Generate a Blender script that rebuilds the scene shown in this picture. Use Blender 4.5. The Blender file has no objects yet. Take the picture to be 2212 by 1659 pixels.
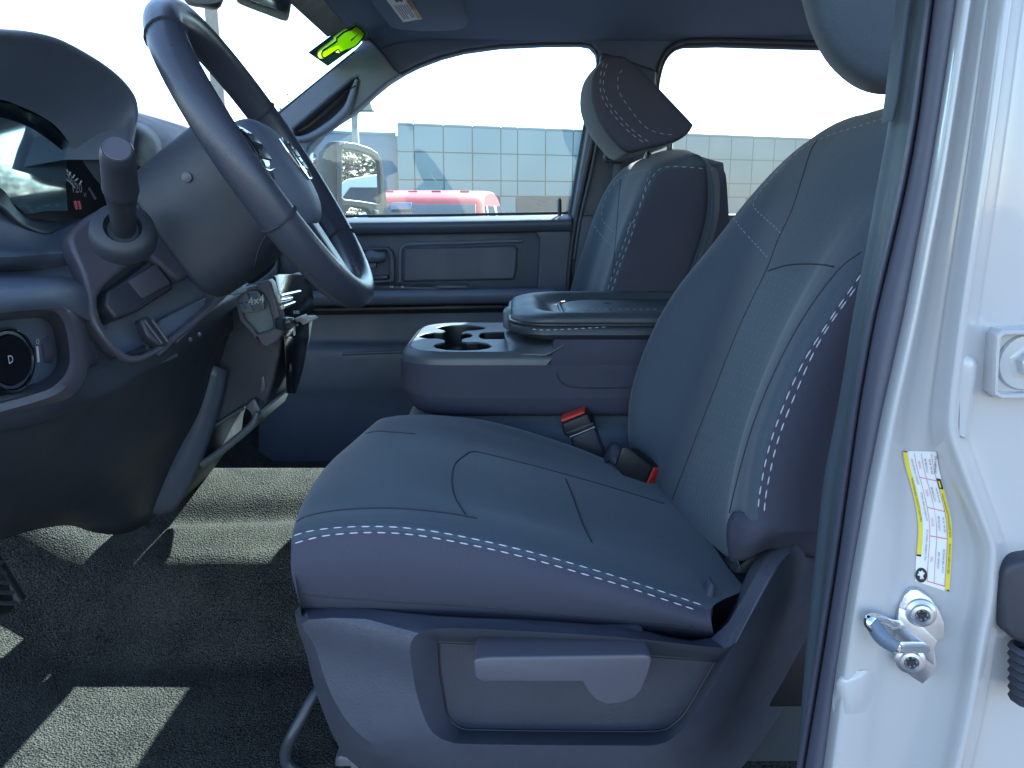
import bpy, bmesh, math, random
from mathutils import Vector as V, Matrix
from mathutils.bvhtree import BVHTree
random.seed(7)
R = math.radians
S = bpy.context.scene
C = S.collection
# ------------------------------------------------------------------ camera
ZC = 1.7; PITCH = R(12.8); F = 1700.0
CAM = V((0, 0, ZC)); cp, sp = math.cos(PITCH), math.sin(PITCH)
cd = bpy.data.cameras.new('camera'); cam = bpy.data.objects.new('camera', cd); C.objects.link(cam)
cam.location = CAM; cam.rotation_euler = (R(90) - PITCH, 0, 0)
cd.sensor_width = 36; cd.lens = F / 2212 * 36; cd.clip_start = 0.02; cd.clip_end = 3000
S.camera = cam
def ray(u, v):
    X = (u - 1106) / F; Y = (829.5 - v) / F
    return V((X, cp + Y * sp, -sp + Y * cp))
def P(u, v, y): r = ray(u, v); return CAM + r * (y / r.y)
def PX(u, v, x): r = ray(u, v); return CAM + r * (x / r.x)
def PZ(u, v, z): r = ray(u, v); return CAM + r * ((z - ZC) / r.z)
def PP(u, v, o, n): r = ray(u, v); return CAM + r * ((o - CAM).dot(n) / r.dot(n))
def W(x, y, z): return V((x, y, z + ZC))
# ------------------------------------------------------------------ materials
def mat(name, col, rough=.6, bump=0, bscale=300, var=.0, vscale=40, metal=0, coat=0, spec=.5, kind='noise', bdist=.001, sheen=0):
    m = bpy.data.materials.new(name); m.use_nodes = True
    n = m.node_tree.nodes; l = m.node_tree.links; b = n['Principled BSDF']
    b.inputs['Base Color'].default_value = (*col, 1); b.inputs['Roughness'].default_value = rough
    b.inputs['Metallic'].default_value = metal; b.inputs['Coat Weight'].default_value = coat
    b.inputs['Coat Roughness'].default_value = .05
    b.inputs['Specular IOR Level'].default_value = spec
    if sheen: b.inputs['Sheen Weight'].default_value = sheen; b.inputs['Sheen Roughness'].default_value = .4
    tc = n.new('ShaderNodeTexCoord')
    if var:
        t = n.new('ShaderNodeTexNoise'); t.inputs['Scale'].default_value = vscale; t.inputs['Detail'].default_value = 4
        l.new(tc.outputs['Object'], t.inputs['Vector'])
        r = n.new('ShaderNodeValToRGB'); e = r.color_ramp.elements
        e[0].position = .3; e[1].position = .7
        e[0].color = (*[c * (1 - var) for c in col], 1); e[1].color = (*[c * (1 + var) for c in col], 1)
        l.new(t.outputs['Fac'], r.inputs['Fac']); l.new(r.outputs['Color'], b.inputs['Base Color'])
    if bump and metal == 0:
        t = n.new('ShaderNodeTexNoise'); t.inputs['Scale'].default_value = 9; t.inputs['Detail'].default_value = 5; t.inputs['Roughness'].default_value = .65
        l.new(tc.outputs['Object'], t.inputs['Vector'])
        r = n.new('ShaderNodeMapRange'); r.inputs['From Min'].default_value = .3; r.inputs['From Max'].default_value = .7
        r.inputs['To Min'].default_value = max(.05, rough - .10); r.inputs['To Max'].default_value = min(1, rough + .10)
        l.new(t.outputs['Fac'], r.inputs['Value']); l.new(r.outputs[0], b.inputs['Roughness'])
    if bump:
        if kind == 'voronoi':
            t = n.new('ShaderNodeTexVoronoi'); out = t.outputs['Distance']
        elif kind == 'weave':
            t = n.new('ShaderNodeTexChecker'); out = t.outputs['Fac']
        else:
            t = n.new('ShaderNodeTexNoise'); t.inputs['Detail'].default_value = 3; out = t.outputs['Fac']
        t.inputs['Scale'].default_value = bscale
        l.new(tc.outputs['Object'], t.inputs['Vector'])
        bp = n.new('ShaderNodeBump'); bp.inputs['Strength'].default_value = bump; bp.inputs['Distance'].default_value = bdist
        l.new(out, bp.inputs['Height']); l.new(bp.outputs['Normal'], b.inputs['Normal'])
    return m
FAB = (.064, .085, .112)
M = {}
M['fabric'] = mat('seat fabric', FAB, .9, .4, 900, .12, 600, spec=.25, sheen=.25, bdist=.0008)
M['fabric2'] = mat('seat side vinyl fabric', (.053, .055, .083), .75, .25, 700, .06, 500, spec=.3, bdist=.0006)
M['insert'] = mat('seat insert fabric', (.058, .084, .108), .95, .4, 800, .22, 520, spec=.2, sheen=.3, bdist=.0008)
M['plastic'] = mat('grained dark plastic', (.066, .082, .114), .5, .3, 420, .05, 30, kind='voronoi', bdist=.0008)
M['panelplastic'] = mat('inset side panel plastic', (.042, .046, .065), .55, .3, 420, .05, 30, kind='voronoi', bdist=.0008)
M['shieldplastic'] = mat('seat shield plastic', (.056, .062, .088), .5, .3, 420, .06, 30, kind='voronoi', bdist=.0008)
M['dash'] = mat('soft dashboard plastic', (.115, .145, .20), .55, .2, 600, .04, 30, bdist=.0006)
M['smooth'] = mat('smooth dark plastic', (.036, .04, .054), .42, .05, 500, spec=.5)
M['lightplastic'] = mat('satin grey plastic', (.085, .083, .108), .42, .1, 600, bdist=.0004)
M['tray'] = mat('console tray plastic', (.085, .10, .115), .42, .25, 500, .05, 60, bdist=.0007)
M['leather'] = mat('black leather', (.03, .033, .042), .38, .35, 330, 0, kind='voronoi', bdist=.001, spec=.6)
M['leather_sheen'] = mat('leather with window sheen', (.06, .073, .084), .5, .3, 330, 0, kind='voronoi', bdist=.0008, spec=.6)  # paler copy of the black leather, window reflection put into its colour
M['wheel'] = mat('wheel leather', (.046, .052, .074), .34, .22, 520, kind='voronoi', bdist=.0006, spec=.55)
M['headliner'] = mat('headliner cloth', (.145, .185, .26), .95, .25, 600, .06, 300, spec=.15)
M['black'] = mat('black plastic', (.012, .013, .017), .45)
M['gloss'] = mat('gloss black plastic', (.008, .009, .012), .12, spec=.3)
M['rubber'] = mat('black rubber', (.03, .032, .045), .55)
M['seal'] = mat('door seal rubber', (.085, .088, .125), .5, .1, 300)
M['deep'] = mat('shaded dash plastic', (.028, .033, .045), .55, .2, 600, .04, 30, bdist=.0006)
M['pad'] = mat('dash pad plastic', (.05, .06, .085), .6, .2, 600, .04, 30, bdist=.0006)
M['trim'] = mat('pillar trim plastic', (.058, .08, .10), .5, .2, 500)
M['white'] = mat('white car paint', (.44, .44, .455), .28, coat=.7, spec=.5)
M['steel'] = mat('zinc plated steel', (.55, .56, .6), .32, .15, 250, .1, 60, metal=.85)
M['chrome'] = mat('chrome', (.8, .81, .84), .12, metal=1)
M['red'] = mat('red buckle plastic', (.62, .045, .035), .4)
M['thread'] = mat('pale stitching thread', (.55, .57, .66), .8)
M['thread_d'] = mat('grey stitching thread', (.34, .36, .43), .8)
M['seam'] = mat('dark seam', (.022, .026, .035), .8)
M['paper'] = mat('white label paper', (.78, .78, .8), .5)
M['yellow'] = mat('yellow label ink', (.75, .62, .05), .5)
M['orange'] = mat('orange label ink', (.62, .36, .12), .5)
M['ink'] = mat('black ink', (.02, .02, .025), .6)
M['redink'] = mat('red ink', (.6, .1, .12), .6)
M['lime'] = mat('fluorescent lime film', (.85, 1.0, .01), .5)
M['limeshade'] = mat('pale lime film', (.75, .98, .35), .5)
M['stickergrey'] = mat('dark green sticker film', (.06, .11, .10), .5)
M['mark'] = mat('pale marking paint', (.55, .57, .62), .5)
M['dim'] = mat('grey marking paint', (.2, .22, .28), .5)
M['greycap'] = mat('slate rubber cap', (.15, .20, .225), .6, .15, 500)
M['latch'] = mat('slate blue latch plastic', (.10, .14, .2), .35)
M['asphalt'] = mat('asphalt', (.065, .063, .066), .9, .4, 60, .2, 3)
M['panel'] = mat('facade panel', (.175, .25, .268), .5, 0, 1, .02, .4)
M['wing'] = mat('blue grey wall', (.15, .205, .27), .6, 0, 1, .03, .5)
M['joint'] = mat('panel joint', (.10, .15, .17), .8)
M['roller'] = mat('dark garage door', (.045, .055, .06), .6)
M['redpaint'] = mat('red truck paint', (.36, .03, .04), .5, coat=.1, spec=.2)
M['whitepaint'] = mat('white truck paint', (.72, .73, .75), .3, coat=.8)
M['carglass'] = mat('dark car glass', (.02, .03, .035), .06, spec=.8)
M['concrete'] = mat('pole paint', (.27, .28, .25), .7, .2, 30, .1, 10)
M['mirrorgrey'] = mat('mirror housing plastic', (.045, .048, .046), .55, .2, 300, .05, 20)
M['mirror'] = mat('mirror glass', (.92, .94, .92), .01, metal=1)
M['bark'] = mat('bark', (.10, .075, .05), .9, .5, 30)
M['leaf'] = mat('green leaves', (.055, .085, .02), .6, 0, 1, .45, 3)
M['leafd'] = mat('dark leaves', (.03, .05, .016), .6, 0, 1, .4, 3)
M['pink'] = mat('pink blossom leaves', (.32, .14, .12), .6, 0, 1, .4, 3)
def glass(name, tint, refl=.06, dirt=0.0):
    m = bpy.data.materials.new(name); m.use_nodes = True
    n = m.node_tree.nodes; l = m.node_tree.links
    for x in list(n):
        if x.type == 'BSDF_PRINCIPLED': n.remove(x)
    o = [x for x in n if x.type == 'OUTPUT_MATERIAL'][0]
    t = n.new('ShaderNodeBsdfTransparent'); t.inputs['Color'].default_value = (*tint, 1)
    g = n.new('ShaderNodeBsdfGlossy'); g.inputs['Roughness'].default_value = .02
    mx = n.new('ShaderNodeMixShader'); mx.inputs[0].default_value = refl
    l.new(t.outputs[0], mx.inputs[1]); l.new(g.outputs[0], mx.inputs[2])
    last = mx
    if dirt:
        d = n.new('ShaderNodeBsdfTranslucent'); d.inputs['Color'].default_value = (.7, .85, .9, 1)
        m2 = n.new('ShaderNodeMixShader')
        tc = n.new('ShaderNodeTexCoord'); nz = n.new('ShaderNodeTexNoise'); nz.inputs['Scale'].default_value = 9; nz.inputs['Detail'].default_value = 6
        l.new(tc.outputs['Object'], nz.inputs['Vector'])
        mp = n.new('ShaderNodeMapRange'); mp.inputs['From Min'].default_value = .3; mp.inputs['From Max'].default_value = .75
        mp.inputs['To Min'].default_value = dirt * .7; mp.inputs['To Max'].default_value = dirt * 1.3
        l.new(nz.outputs['Fac'], mp.inputs['Value']); l.new(mp.outputs[0], m2.inputs[0])
        l.new(last.outputs[0], m2.inputs[1]); l.new(d.outputs[0], m2.inputs[2]); last = m2
    l.new(last.outputs[0], o.inputs['Surface'])
    return m
M['windshield'] = glass('windshield glass', (.95, .98, .97))
M['doorglass'] = glass('front door glass', (.72, .93, .98), .04, .013)
M['rearglass'] = glass('rear door glass', (.56, .60, .60), .05, .018)
for k in ('lime', 'limeshade', 'stickergrey'):
    n = M[k].node_tree.nodes; l = M[k].node_tree.links; b = n['Principled BSDF']; c = b.inputs['Base Color'].default_value
    t = n.new('ShaderNodeBsdfTranslucent'); t.inputs['Color'].default_value = c
    mx = n.new('ShaderNodeMixShader'); mx.inputs[0].default_value = .8; l.new(b.outputs[0], mx.inputs[1]); l.new(t.outputs[0], mx.inputs[2])
    l.new(mx.outputs[0], n['Material Output'].inputs['Surface'])
def carpet_mat():
    m = mat('carpet', (.09, .09, .08), .95)
    n = m.node_tree.nodes; l = m.node_tree.links; b = n['Principled BSDF']
    tc = n.new('ShaderNodeTexCoord')
    v = n.new('ShaderNodeTexVoronoi'); v.inputs['Scale'].default_value = 330; l.new(tc.outputs['Object'], v.inputs['Vector'])
    z = n.new('ShaderNodeTexNoise'); z.inputs['Scale'].default_value = 480; z.inputs['Detail'].default_value = 2; l.new(tc.outputs['Object'], z.inputs['Vector'])
    z2 = n.new('ShaderNodeTexNoise'); z2.inputs['Scale'].default_value = 14; l.new(tc.outputs['Object'], z2.inputs['Vector'])
    r = n.new('ShaderNodeValToRGB'); e = r.color_ramp.elements
    e[0].position = .36; e[0].color = (.005, .006, .007, 1); e[1].position = .68; e[1].color = (.085, .083, .073, 1)
    mx = n.new('ShaderNodeMix'); mx.data_type = 'FLOAT'; mx.inputs[0].default_value = .22
    l.new(z.outputs['Fac'], mx.inputs[2]); l.new(z2.outputs['Fac'], mx.inputs[3])
    l.new(mx.outputs[0], r.inputs['Fac']); l.new(r.outputs['Color'], b.inputs['Base Color'])
    bp = n.new('ShaderNodeBump'); bp.inputs['Strength'].default_value = .9; bp.inputs['Distance'].default_value = .004
    l.new(v.outputs['Distance'], bp.inputs['Height']); l.new(bp.outputs['Normal'], b.inputs['Normal'])
    b.inputs['Specular IOR Level'].default_value = .2
    return m
M['carpet'] = carpet_mat()
def insert_mat():
    # ribbed insert: short raised dashes woven in rows
    m = M['insert']; n = m.node_tree.nodes; l = m.node_tree.links
    ribs = mat('ribbed insert fabric', (.060, .084, .100), .95, spec=.2, sheen=.3)
    n = ribs.node_tree.nodes; l = ribs.node_tree.links; b = n['Principled BSDF']
    tc = n.new('ShaderNodeTexCoord'); mp = n.new('ShaderNodeMapping'); mp.inputs['Rotation'].default_value = (R(90), 0, 0)
    l.new(tc.outputs['Object'], mp.inputs['Vector'])
    k = n.new('ShaderNodeTexBrick'); k.inputs['Scale'].default_value = 4.2; k.inputs['Mortar Size'].default_value = .055
    k.inputs['Brick Width'].default_value = 1.5; k.inputs['Row Height'].default_value = .32
    k.inputs['Color1'].default_value = (.052, .078, .102, 1); k.inputs['Color2'].default_value = (.060, .087, .112, 1); k.inputs['Mortar'].default_value = (.082, .115, .138, 1)
    uv = n.new('ShaderNodeUVMap'); uv.uv_map = 'UVMap'
    l.new(uv.outputs['UV'], k.inputs['Vector'])
    l.new(k.outputs['Color'], b.inputs['Base Color'])
    return ribs
M['ribs'] = insert_mat()
# ------------------------------------------------------------------ object helpers
def woff(o):
    t = V((0, 0, 0))
    while o: t += o.location; o = o.parent
    return t
def tag(o, label=None, cat=None, group=None, kind=None):
    if label: o['label'] = label
    if cat: o['category'] = cat
    if group: o['group'] = group
    if kind: o['kind'] = kind
    return o
def thing(name, label, cat, loc, group=None):
    o = bpy.data.objects.new(name, None); C.objects.link(o); o.location = loc
    o.empty_display_size = .05
    return tag(o, label, cat, group)
def mk(name, verts, faces, m, parent=None, smooth=True, label=None, auto=None):
    me = bpy.data.meshes.new(name); me.from_pydata([tuple(v) for v in verts], [], faces); me.validate()
    bm = bmesh.new(); bm.from_mesh(me); bmesh.ops.recalc_face_normals(bm, faces=bm.faces); bm.to_mesh(me); bm.free()
    return link(name, me, m, parent, smooth, label, auto)
def link(name, me, m, parent=None, smooth=True, label=None, auto=None):
    for x in (m if isinstance(m, (list, tuple)) else [m]): me.materials.append(x)
    o = bpy.data.objects.new(name, me); C.objects.link(o)
    if parent: o.location = -woff(parent); o.parent = parent
    if smooth:
        for p in me.polygons: p.use_smooth = True
        if auto is not None: me.set_sharp_from_angle(angle=R(auto))
    if label: o['label'] = label
    return o
def crom(p, n, closed=False):
    p = [V(a) for a in p]; N = len(p); out = []
    if N == 2: return [p[0].lerp(p[1], i / n) for i in range(n + 1)]
    for i in range(N if closed else N - 1):
        a, b = p[i], p[(i + 1) % N]
        z = p[i - 1] if (closed or i > 0) else a * 2 - b
        d = p[(i + 2) % N] if (closed or i + 2 < N) else b * 2 - a
        # centripetal-like tangent clamp
        lb = (b - a).length
        t1 = (b - z) * .5; t2 = (d - a) * .5
        for t in (t1, t2):
            if t.length > 1.6 * lb and t.length > 0: t *= 1.6 * lb / t.length
        for k in range(n):
            s = k / n; s2, s3 = s * s, s * s * s
            out.append(a * (2 * s3 - 3 * s2 + 1) + t1 * (s3 - 2 * s2 + s) + b * (-2 * s3 + 3 * s2) + t2 * (s3 - s2))
    if not closed: out.append(p[-1].copy())
    return out
def surf(name, rows, m, parent=None, nu=4, nv=4, cu=False, cv=False, caps=False, label=None, solid=0, auto=60, matf=None, uv=None):
    """rows of control points -> smooth sheet; cu closes each row, cv closes across rows"""
    rr = [crom(r, nv, cu) for r in rows]
    cols = [crom([r[j] for r in rr], nu, cv) for j in range(len(rr[0]))]
    nr, nc = len(cols[0]), len(cols)
    verts = [cols[j][i] for i in range(nr) for j in range(nc)]
    faces = []
    for i in range(nr if cv else nr - 1):
        for j in range(nc if cu else nc - 1):
            i2, j2 = (i + 1) % nr, (j + 1) % nc
            faces.append((i * nc + j, i * nc + j2, i2 * nc + j2, i2 * nc + j))
    if caps and cu:
        faces.append(tuple(range(nc))); faces.append(tuple((nr - 1) * nc + j for j in range(nc)))
    me = bpy.data.meshes.new(name); me.from_pydata([tuple(v) for v in verts], [], faces)
    if matf:
        for p in me.polygons:
            i, j = divmod(p.vertices[0], nc); p.material_index = matf(i / nu, j / nv)
    if uv:
        ul = me.uv_layers.new(name='UVMap')
        for p in me.polygons:
            for li, vi in zip(p.loop_indices, p.vertices):
                i, j = divmod(vi, nc); ul.data[li].uv = (j / nv * uv[0], i / nu * uv[1])
    bm = bmesh.new(); bm.from_mesh(me); bmesh.ops.recalc_face_normals(bm, faces=bm.faces); bm.to_mesh(me); bm.free()
    o = link(name, me, m, parent, True, label, auto)
    if solid:
        md = o.modifiers.new('solid', 'SOLIDIFY'); md.thickness = solid; md.offset = -1
    return o
def prism(name, pts, vec, m, parent=None, bevel=.003, seg=2, label=None, smooth=True):
    bm = bmesh.new(); vec = V(vec)
    a = [bm.verts.new(p) for p in pts]; b = [bm.verts.new(V(p) + vec) for p in pts]; n = len(a)
    bm.faces.new(a); bm.faces.new(b[::-1])
    for i in range(n): bm.faces.new((a[i], b[i], b[(i + 1) % n], a[(i + 1) % n]))
    bmesh.ops.recalc_face_normals(bm, faces=bm.faces)
    if bevel: bmesh.ops.bevel(bm, geom=bm.edges[:], offset=bevel, segments=seg, profile=.5, affect='EDGES', clamp_overlap=True)
    me = bpy.data.meshes.new(name); bm.to_mesh(me); bm.free()
    return link(name, me, m, parent, smooth, label, 35)
def box(name, c, ax, ay, az, m, parent=None, bevel=.003, seg=2, label=None):
    c, ax, ay, az = V(c), V(ax), V(ay), V(az)
    return prism(name, [c - ax - ay - az, c + ax - ay - az, c + ax + ay - az, c - ax + ay - az], az * 2, m, parent, bevel, seg, label)
def tubemesh(pts, r, seg=10, caps=True):
    pts = [V(p) for p in pts]; n = len(pts); rs = r if isinstance(r, (list, tuple)) else [r] * n
    verts, faces = [], []; up = None
    for i in range(n):
        t = (pts[min(i + 1, n - 1)] - pts[max(i - 1, 0)]).normalized()
        if up is None: up = V((0, 0, 1)) if abs(t.z) < .9 else V((1, 0, 0))
        s = t.cross(up).normalized(); up = s.cross(t).normalized()
        for k in range(seg):
            a = 2 * math.pi * k / seg; verts.append(pts[i] + (s * math.cos(a) + up * math.sin(a)) * rs[i])
    for i in range(n - 1):
        for k in range(seg):
            k2 = (k + 1) % seg; faces.append((i * seg + k, i * seg + k2, (i + 1) * seg + k2, (i + 1) * seg + k))
    if caps: faces += [tuple(range(seg))[::-1], tuple((n - 1) * seg + k for k in range(seg))]
    return verts, faces
def tube(name, pts, r, m, parent=None, seg=10, label=None, sm=6):
    if len(pts) > 2 and sm:
        rs = r
        if isinstance(r, (list, tuple)):
            q = crom([V((x, 0, 0)) for x in r], sm); rs = [a.x for a in q]
        pts = crom(pts, sm); r = rs
    v, f = tubemesh(pts, r, seg)
    return mk(name, v, f, m, parent, True, label, 50)
def lathe(name, o, ax, prof, m, parent=None, seg=28, label=None):
    """prof: (distance along axis, radius)"""
    ax = V(ax).normalized(); s = ax.orthogonal().normalized(); t = ax.cross(s); verts = []; faces = []
    for d, r in prof:
        for k in range(seg):
            a = 2 * math.pi * k / seg; verts.append(V(o) + ax * d + (s * math.cos(a) + t * math.sin(a)) * r)
    for i in range(len(prof) - 1):
        for k in range(seg):
            k2 = (k + 1) % seg; faces.append((i * seg + k, i * seg + k2, (i + 1) * seg + k2, (i + 1) * seg + k))
    faces += [tuple(range(seg))[::-1], tuple((len(prof) - 1) * seg + k for k in range(seg))]
    return mk(name, verts, faces, m, parent, True, label, 40)
def curvemesh(cu, mtx):
    ob = bpy.data.objects.new('tmp', cu); C.objects.link(ob); bpy.context.view_layer.update()
    me = bpy.data.meshes.new_from_object(ob.evaluated_get(bpy.context.evaluated_depsgraph_get()))
    bpy.data.objects.remove(ob)
    if mtx: me.transform(mtx)
    return me
def plate(name, loops, m, parent=None, depth=.01, bevel=.002, label=None, back=None, sm=0):
    """flat panel with holes; loops are lists of 3D points in one plane, first is the outside; goes back from that plane"""
    if sm: loops = [crom(l, sm, True) for l in loops]
    o = V(loops[0][0]); a = V((0, 0, 0)); L0 = loops[0]
    for i in range(len(L0)):
        p, q = V(L0[i]) - o, V(L0[(i + 1) % len(L0)]) - o; a += p.cross(q)
    n = a.normalized()
    if n.dot(CAM - o) < 0: n = -n
    if back is not None and n.dot(V(back)) > 0: n = -n
    ex = V((1, 0, 0)) if abs(n.x) < .9 else V((0, 1, 0))
    ex = (ex - n * ex.dot(n)).normalized(); ey = n.cross(ex)
    cu = bpy.data.curves.new('c', 'CURVE'); cu.dimensions = '2D'; cu.fill_mode = 'BOTH'
    cu.extrude = max(depth / 2 - bevel, .0001); cu.bevel_depth = bevel; cu.bevel_resolution = 2; cu.offset = -bevel
    for l in loops:
        s = cu.splines.new('POLY'); s.points.add(len(l) - 1); s.use_cyclic_u = True
        for k, p in enumerate(l):
            d = V(p) - o; s.points[k].co = (d.dot(ex), d.dot(ey), 0, 1)
    oo = o - n * depth / 2
    mtx = Matrix(((ex.x, ey.x, n.x, oo.x), (ex.y, ey.y, n.y, oo.y), (ex.z, ey.z, n.z, oo.z), (0, 0, 0, 1)))
    return link(name, curvemesh(cu, mtx), m, parent, True, label, 35)
def bvh(*objs):
    vs, fs = [], []
    for o in objs:
        k = len(vs); off = woff(o); vs += [v.co + off for v in o.data.vertices]; fs += [tuple(k + i for i in p.vertices) for p in o.data.polygons]
    return BVHTree.FromPolygons(vs, fs)
def cast(b, u, v, off=0):
    d = ray(u, v).normalized(); h = b.ray_cast(CAM, d)
    if h[0] is None: return None, None
    n = h[1]
    if n.dot(d) > 0: n = -n
    return h[0] + n * off, n
def resample(pts, step):
    d = 0; out = [V(pts[0])]; acc = 0
    for a, b in zip(pts, pts[1:]):
        a, b = V(a), V(b); L = (b - a).length; t = 0
        while acc + (L - t) >= step:
            t += step - acc; acc = 0; out.append(a.lerp(b, t / L))
        acc += L - t
    return out
def online(b, px, off=.0004, step=4):
    pts = resample(crom([(u, v, 0) for u, v in px], 8), step); out = []
    for p in pts:
        q, n = cast(b, p.x, p.y, off)
        if q is not None: out.append((q, n))
    return out
def stitches(name, b, lines, m, parent, L=.0088, gap=.0035, w=.0011, label=None):
    for px in lines:
        verts, faces = [], []
        pts = online(b, px, .0003, 3)
        # split where the cast jumps to another surface
        runs, cur = [], []
        for p in pts:
            if cur and (p[0] - cur[-1][0]).length > .03: runs.append(cur); cur = []
            cur.append(p)
        runs.append(cur)
        for run in runs:
            if len(run) < 3: continue
            acc = 0; on = True; seg = [run[0]]
            for a, c in zip(run, run[1:]):
                acc += (c[0] - a[0]).length
                if on: seg.append(c)
                if acc >= (L if on else gap):
                    if on and len(seg) >= 2:
                        p0, p1 = seg[0][0], seg[-1][0]; n = seg[0][1]; t = (p1 - p0).normalized(); s = t.cross(n).normalized()
                        k = len(verts); mid = (p0 + p1) / 2 + n * w * 1.1
                        verts += [p0, p0.lerp(mid, .5) + s * w, p0.lerp(mid, .5) - s * w, p0.lerp(mid, .6) + n * w * .7,
                                  p1, p1.lerp(mid, .5) + s * w, p1.lerp(mid, .5) - s * w, p1.lerp(mid, .6) + n * w * .7]
                        faces += [(k, k + 1, k + 3), (k, k + 3, k + 2), (k + 1, k + 5, k + 7, k + 3), (k + 3, k + 7, k + 6, k + 2),
                                  (k + 4, k + 7, k + 5), (k + 4, k + 6, k + 7)]
                    on = not on; acc = 0; seg = [c]
        if verts: mk(name, verts, faces, m, parent, False, label)
def seam(name, b, lines, m, parent, r=.0012, off=0, label=None):
    verts, faces = [], []
    for px in lines:
        pts = [p for p, n in online(b, px, off, 6)]
        run = []
        def flush():
            if len(run) > 2:
                v, f = tubemesh(run, r, 6); k = len(verts); verts.extend(v); faces.extend([tuple(i + k for i in g) for g in f])
        for p in pts:
            if run and (p - run[-1]).length > .03: flush(); run = []
            run.append(p)
        flush()
    if verts: return mk(name, verts, faces, m, parent, True, label)
def textmesh(s, size=1.0, ext=0):
    cu = bpy.data.curves.new('t', 'FONT'); cu.body = s; cu.size = size; cu.align_x = 'CENTER'; cu.align_y = 'CENTER'; cu.extrude = ext
    cu.resolution_u = 2
    return curvemesh(cu, None)
def text(name, s, o, ex, ey, size, m, parent, lift=.0006, ext=.0):
    """flat lettering in the plane o, ex, ey"""
    ex, ey = V(ex).normalized(), V(ey).normalized(); n = ex.cross(ey); me = textmesh(s, size, ext)
    oo = V(o) + n * lift
    me.transform(Matrix(((ex.x, ey.x, n.x, oo.x), (ex.y, ey.y, n.y, oo.y), (ex.z, ey.z, n.z, oo.z), (0, 0, 0, 1))))
    return link(name, me, m, parent, False)
def patch(name, b, fn, nu, nv, m, parent, off=.0006, label=None):
    """thin film following a surface: fn(s,t)->pixel"""
    verts, faces = [], []
    for i in range(nu + 1):
        for j in range(nv + 1):
            q, n = cast(b, *fn(i / nu, j / nv), off)
            if q is None: return None
            verts.append(q)
    for i in range(nu):
        for j in range(nv):
            a = i * (nv + 1) + j; faces.append((a, a + 1, a + nv + 2, a + nv + 1))
    return mk(name, verts, faces, m, parent, True, label)
def surftext(name, b, items, m, parent, off=.0008):
    """items: (string, px centre, px direction of reading, px height): lettering wrapped on a surface"""
    verts, faces = [], []
    for s, (cu_, cv_), (dx, dy), h in items:
        me = textmesh(s, 1.0); L = math.hypot(dx, dy); dx /= L; dy /= L
        k = len(verts); ok = True; vs = []
        for v in me.vertices:
            x, y = v.co.x * h, v.co.y * h
            q, n = cast(b, cu_ + dx * x + dy * y, cv_ + dy * x - dx * y, off)
            if q is None: ok = False; break
            vs.append(q)
        if ok:
            verts += vs; faces += [tuple(k + i for i in p.vertices) for p in me.polygons]
        bpy.data.meshes.remove(me)
    if verts: return mk(name, verts, faces, m, parent, False)
# ------------------------------------------------------------------ light
sd = V((.50, 1.0, .78)).normalized(); SUN_EL = math.asin(sd.z)      # the sun stands beyond the passenger side, a little to the rear
w = bpy.data.worlds.new('World'); S.world = w; w.use_nodes = True
n = w.node_tree.nodes; l = w.node_tree.links
sky = n.new('ShaderNodeTexSky'); sky.sky_type = 'NISHITA'; sky.sun_disc = False
sky.sun_elevation = SUN_EL; sky.sun_rotation = math.atan2(sd.x, sd.y); sky.dust_density = .4; sky.air_density = 1.1; sky.ozone_density = 2.5
l.new(sky.outputs[0], n['Background'].inputs[0]); n['Background'].inputs[1].default_value = .105
sl = bpy.data.lights.new('sun', 'SUN'); sl.energy = 5.0; sl.angle = R(.53); sl.color = (1, .95, .86)
so = bpy.data.objects.new('sun', sl); C.objects.link(so); so.location = (0, 0, 30)
so.rotation_euler = sd.to_track_quat('Z', 'Y').to_euler()
vs = S.view_settings; vs.view_transform = 'Standard'; vs.look = 'None'; vs.gamma = 1; vs.use_curve_mapping = False; vs.exposure = 2.6
S.cycles.use_denoising = True; S.cycles.max_bounces = 10; S.cycles.diffuse_bounces = 5; S.cycles.transparent_max_bounces = 12
S.cycles.sample_clamp_indirect = 8
# ------------------------------------------------------------------ ground
g = mk('ground', [(-150, -150, 0), (150, -150, 0), (150, 150, 0), (-150, 150, 0)], [(0, 1, 2, 3)], M['asphalt'], None, False)
tag(g, 'grey asphalt parking lot', 'ground', kind='structure')
# ------------------------------------------------------------------ building across the lot
B0 = P(857, 263, 28.0); BD = V((1, .39, 0)).normalized(); BN = V((BD.y, -BD.x, 0))
def PF(u, v, d=0): return PP(u, v, B0 + BN * d, BN)
bld = thing('office_building', 'long flat roofed building clad in pale blue square panels', 'building', (B0.x, B0.y, 0))
def fx(u): return (PF(u, 380) - B0).dot(BD)
ztop = B0.z; z1 = P(857, 269.5, 28).z; z2 = P(857, 327, 28).z; z3 = P(857, 388, 28).z; z4 = PF(1115, 424).z
def fp(x, z, d=0): q = B0 + BD * x + BN * d; return V((q.x, q.y, z))
xs = [0] + [fx(u) for u in (896, 959, 1021, 1082, 1118, 1178, 1237)]
stp = xs[3] - xs[2]
while xs[-1] < 34: xs.append(xs[-1] + stp * (.62 if len(xs) % 7 == 5 else 1))
gar = [(fx(1036), fx(1080)), (fx(1115), fx(1232))]
xx = gar[1][1] + 2.0
while xx < 30: gar.append((xx, xx + 3.2)); xx += 6
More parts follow.
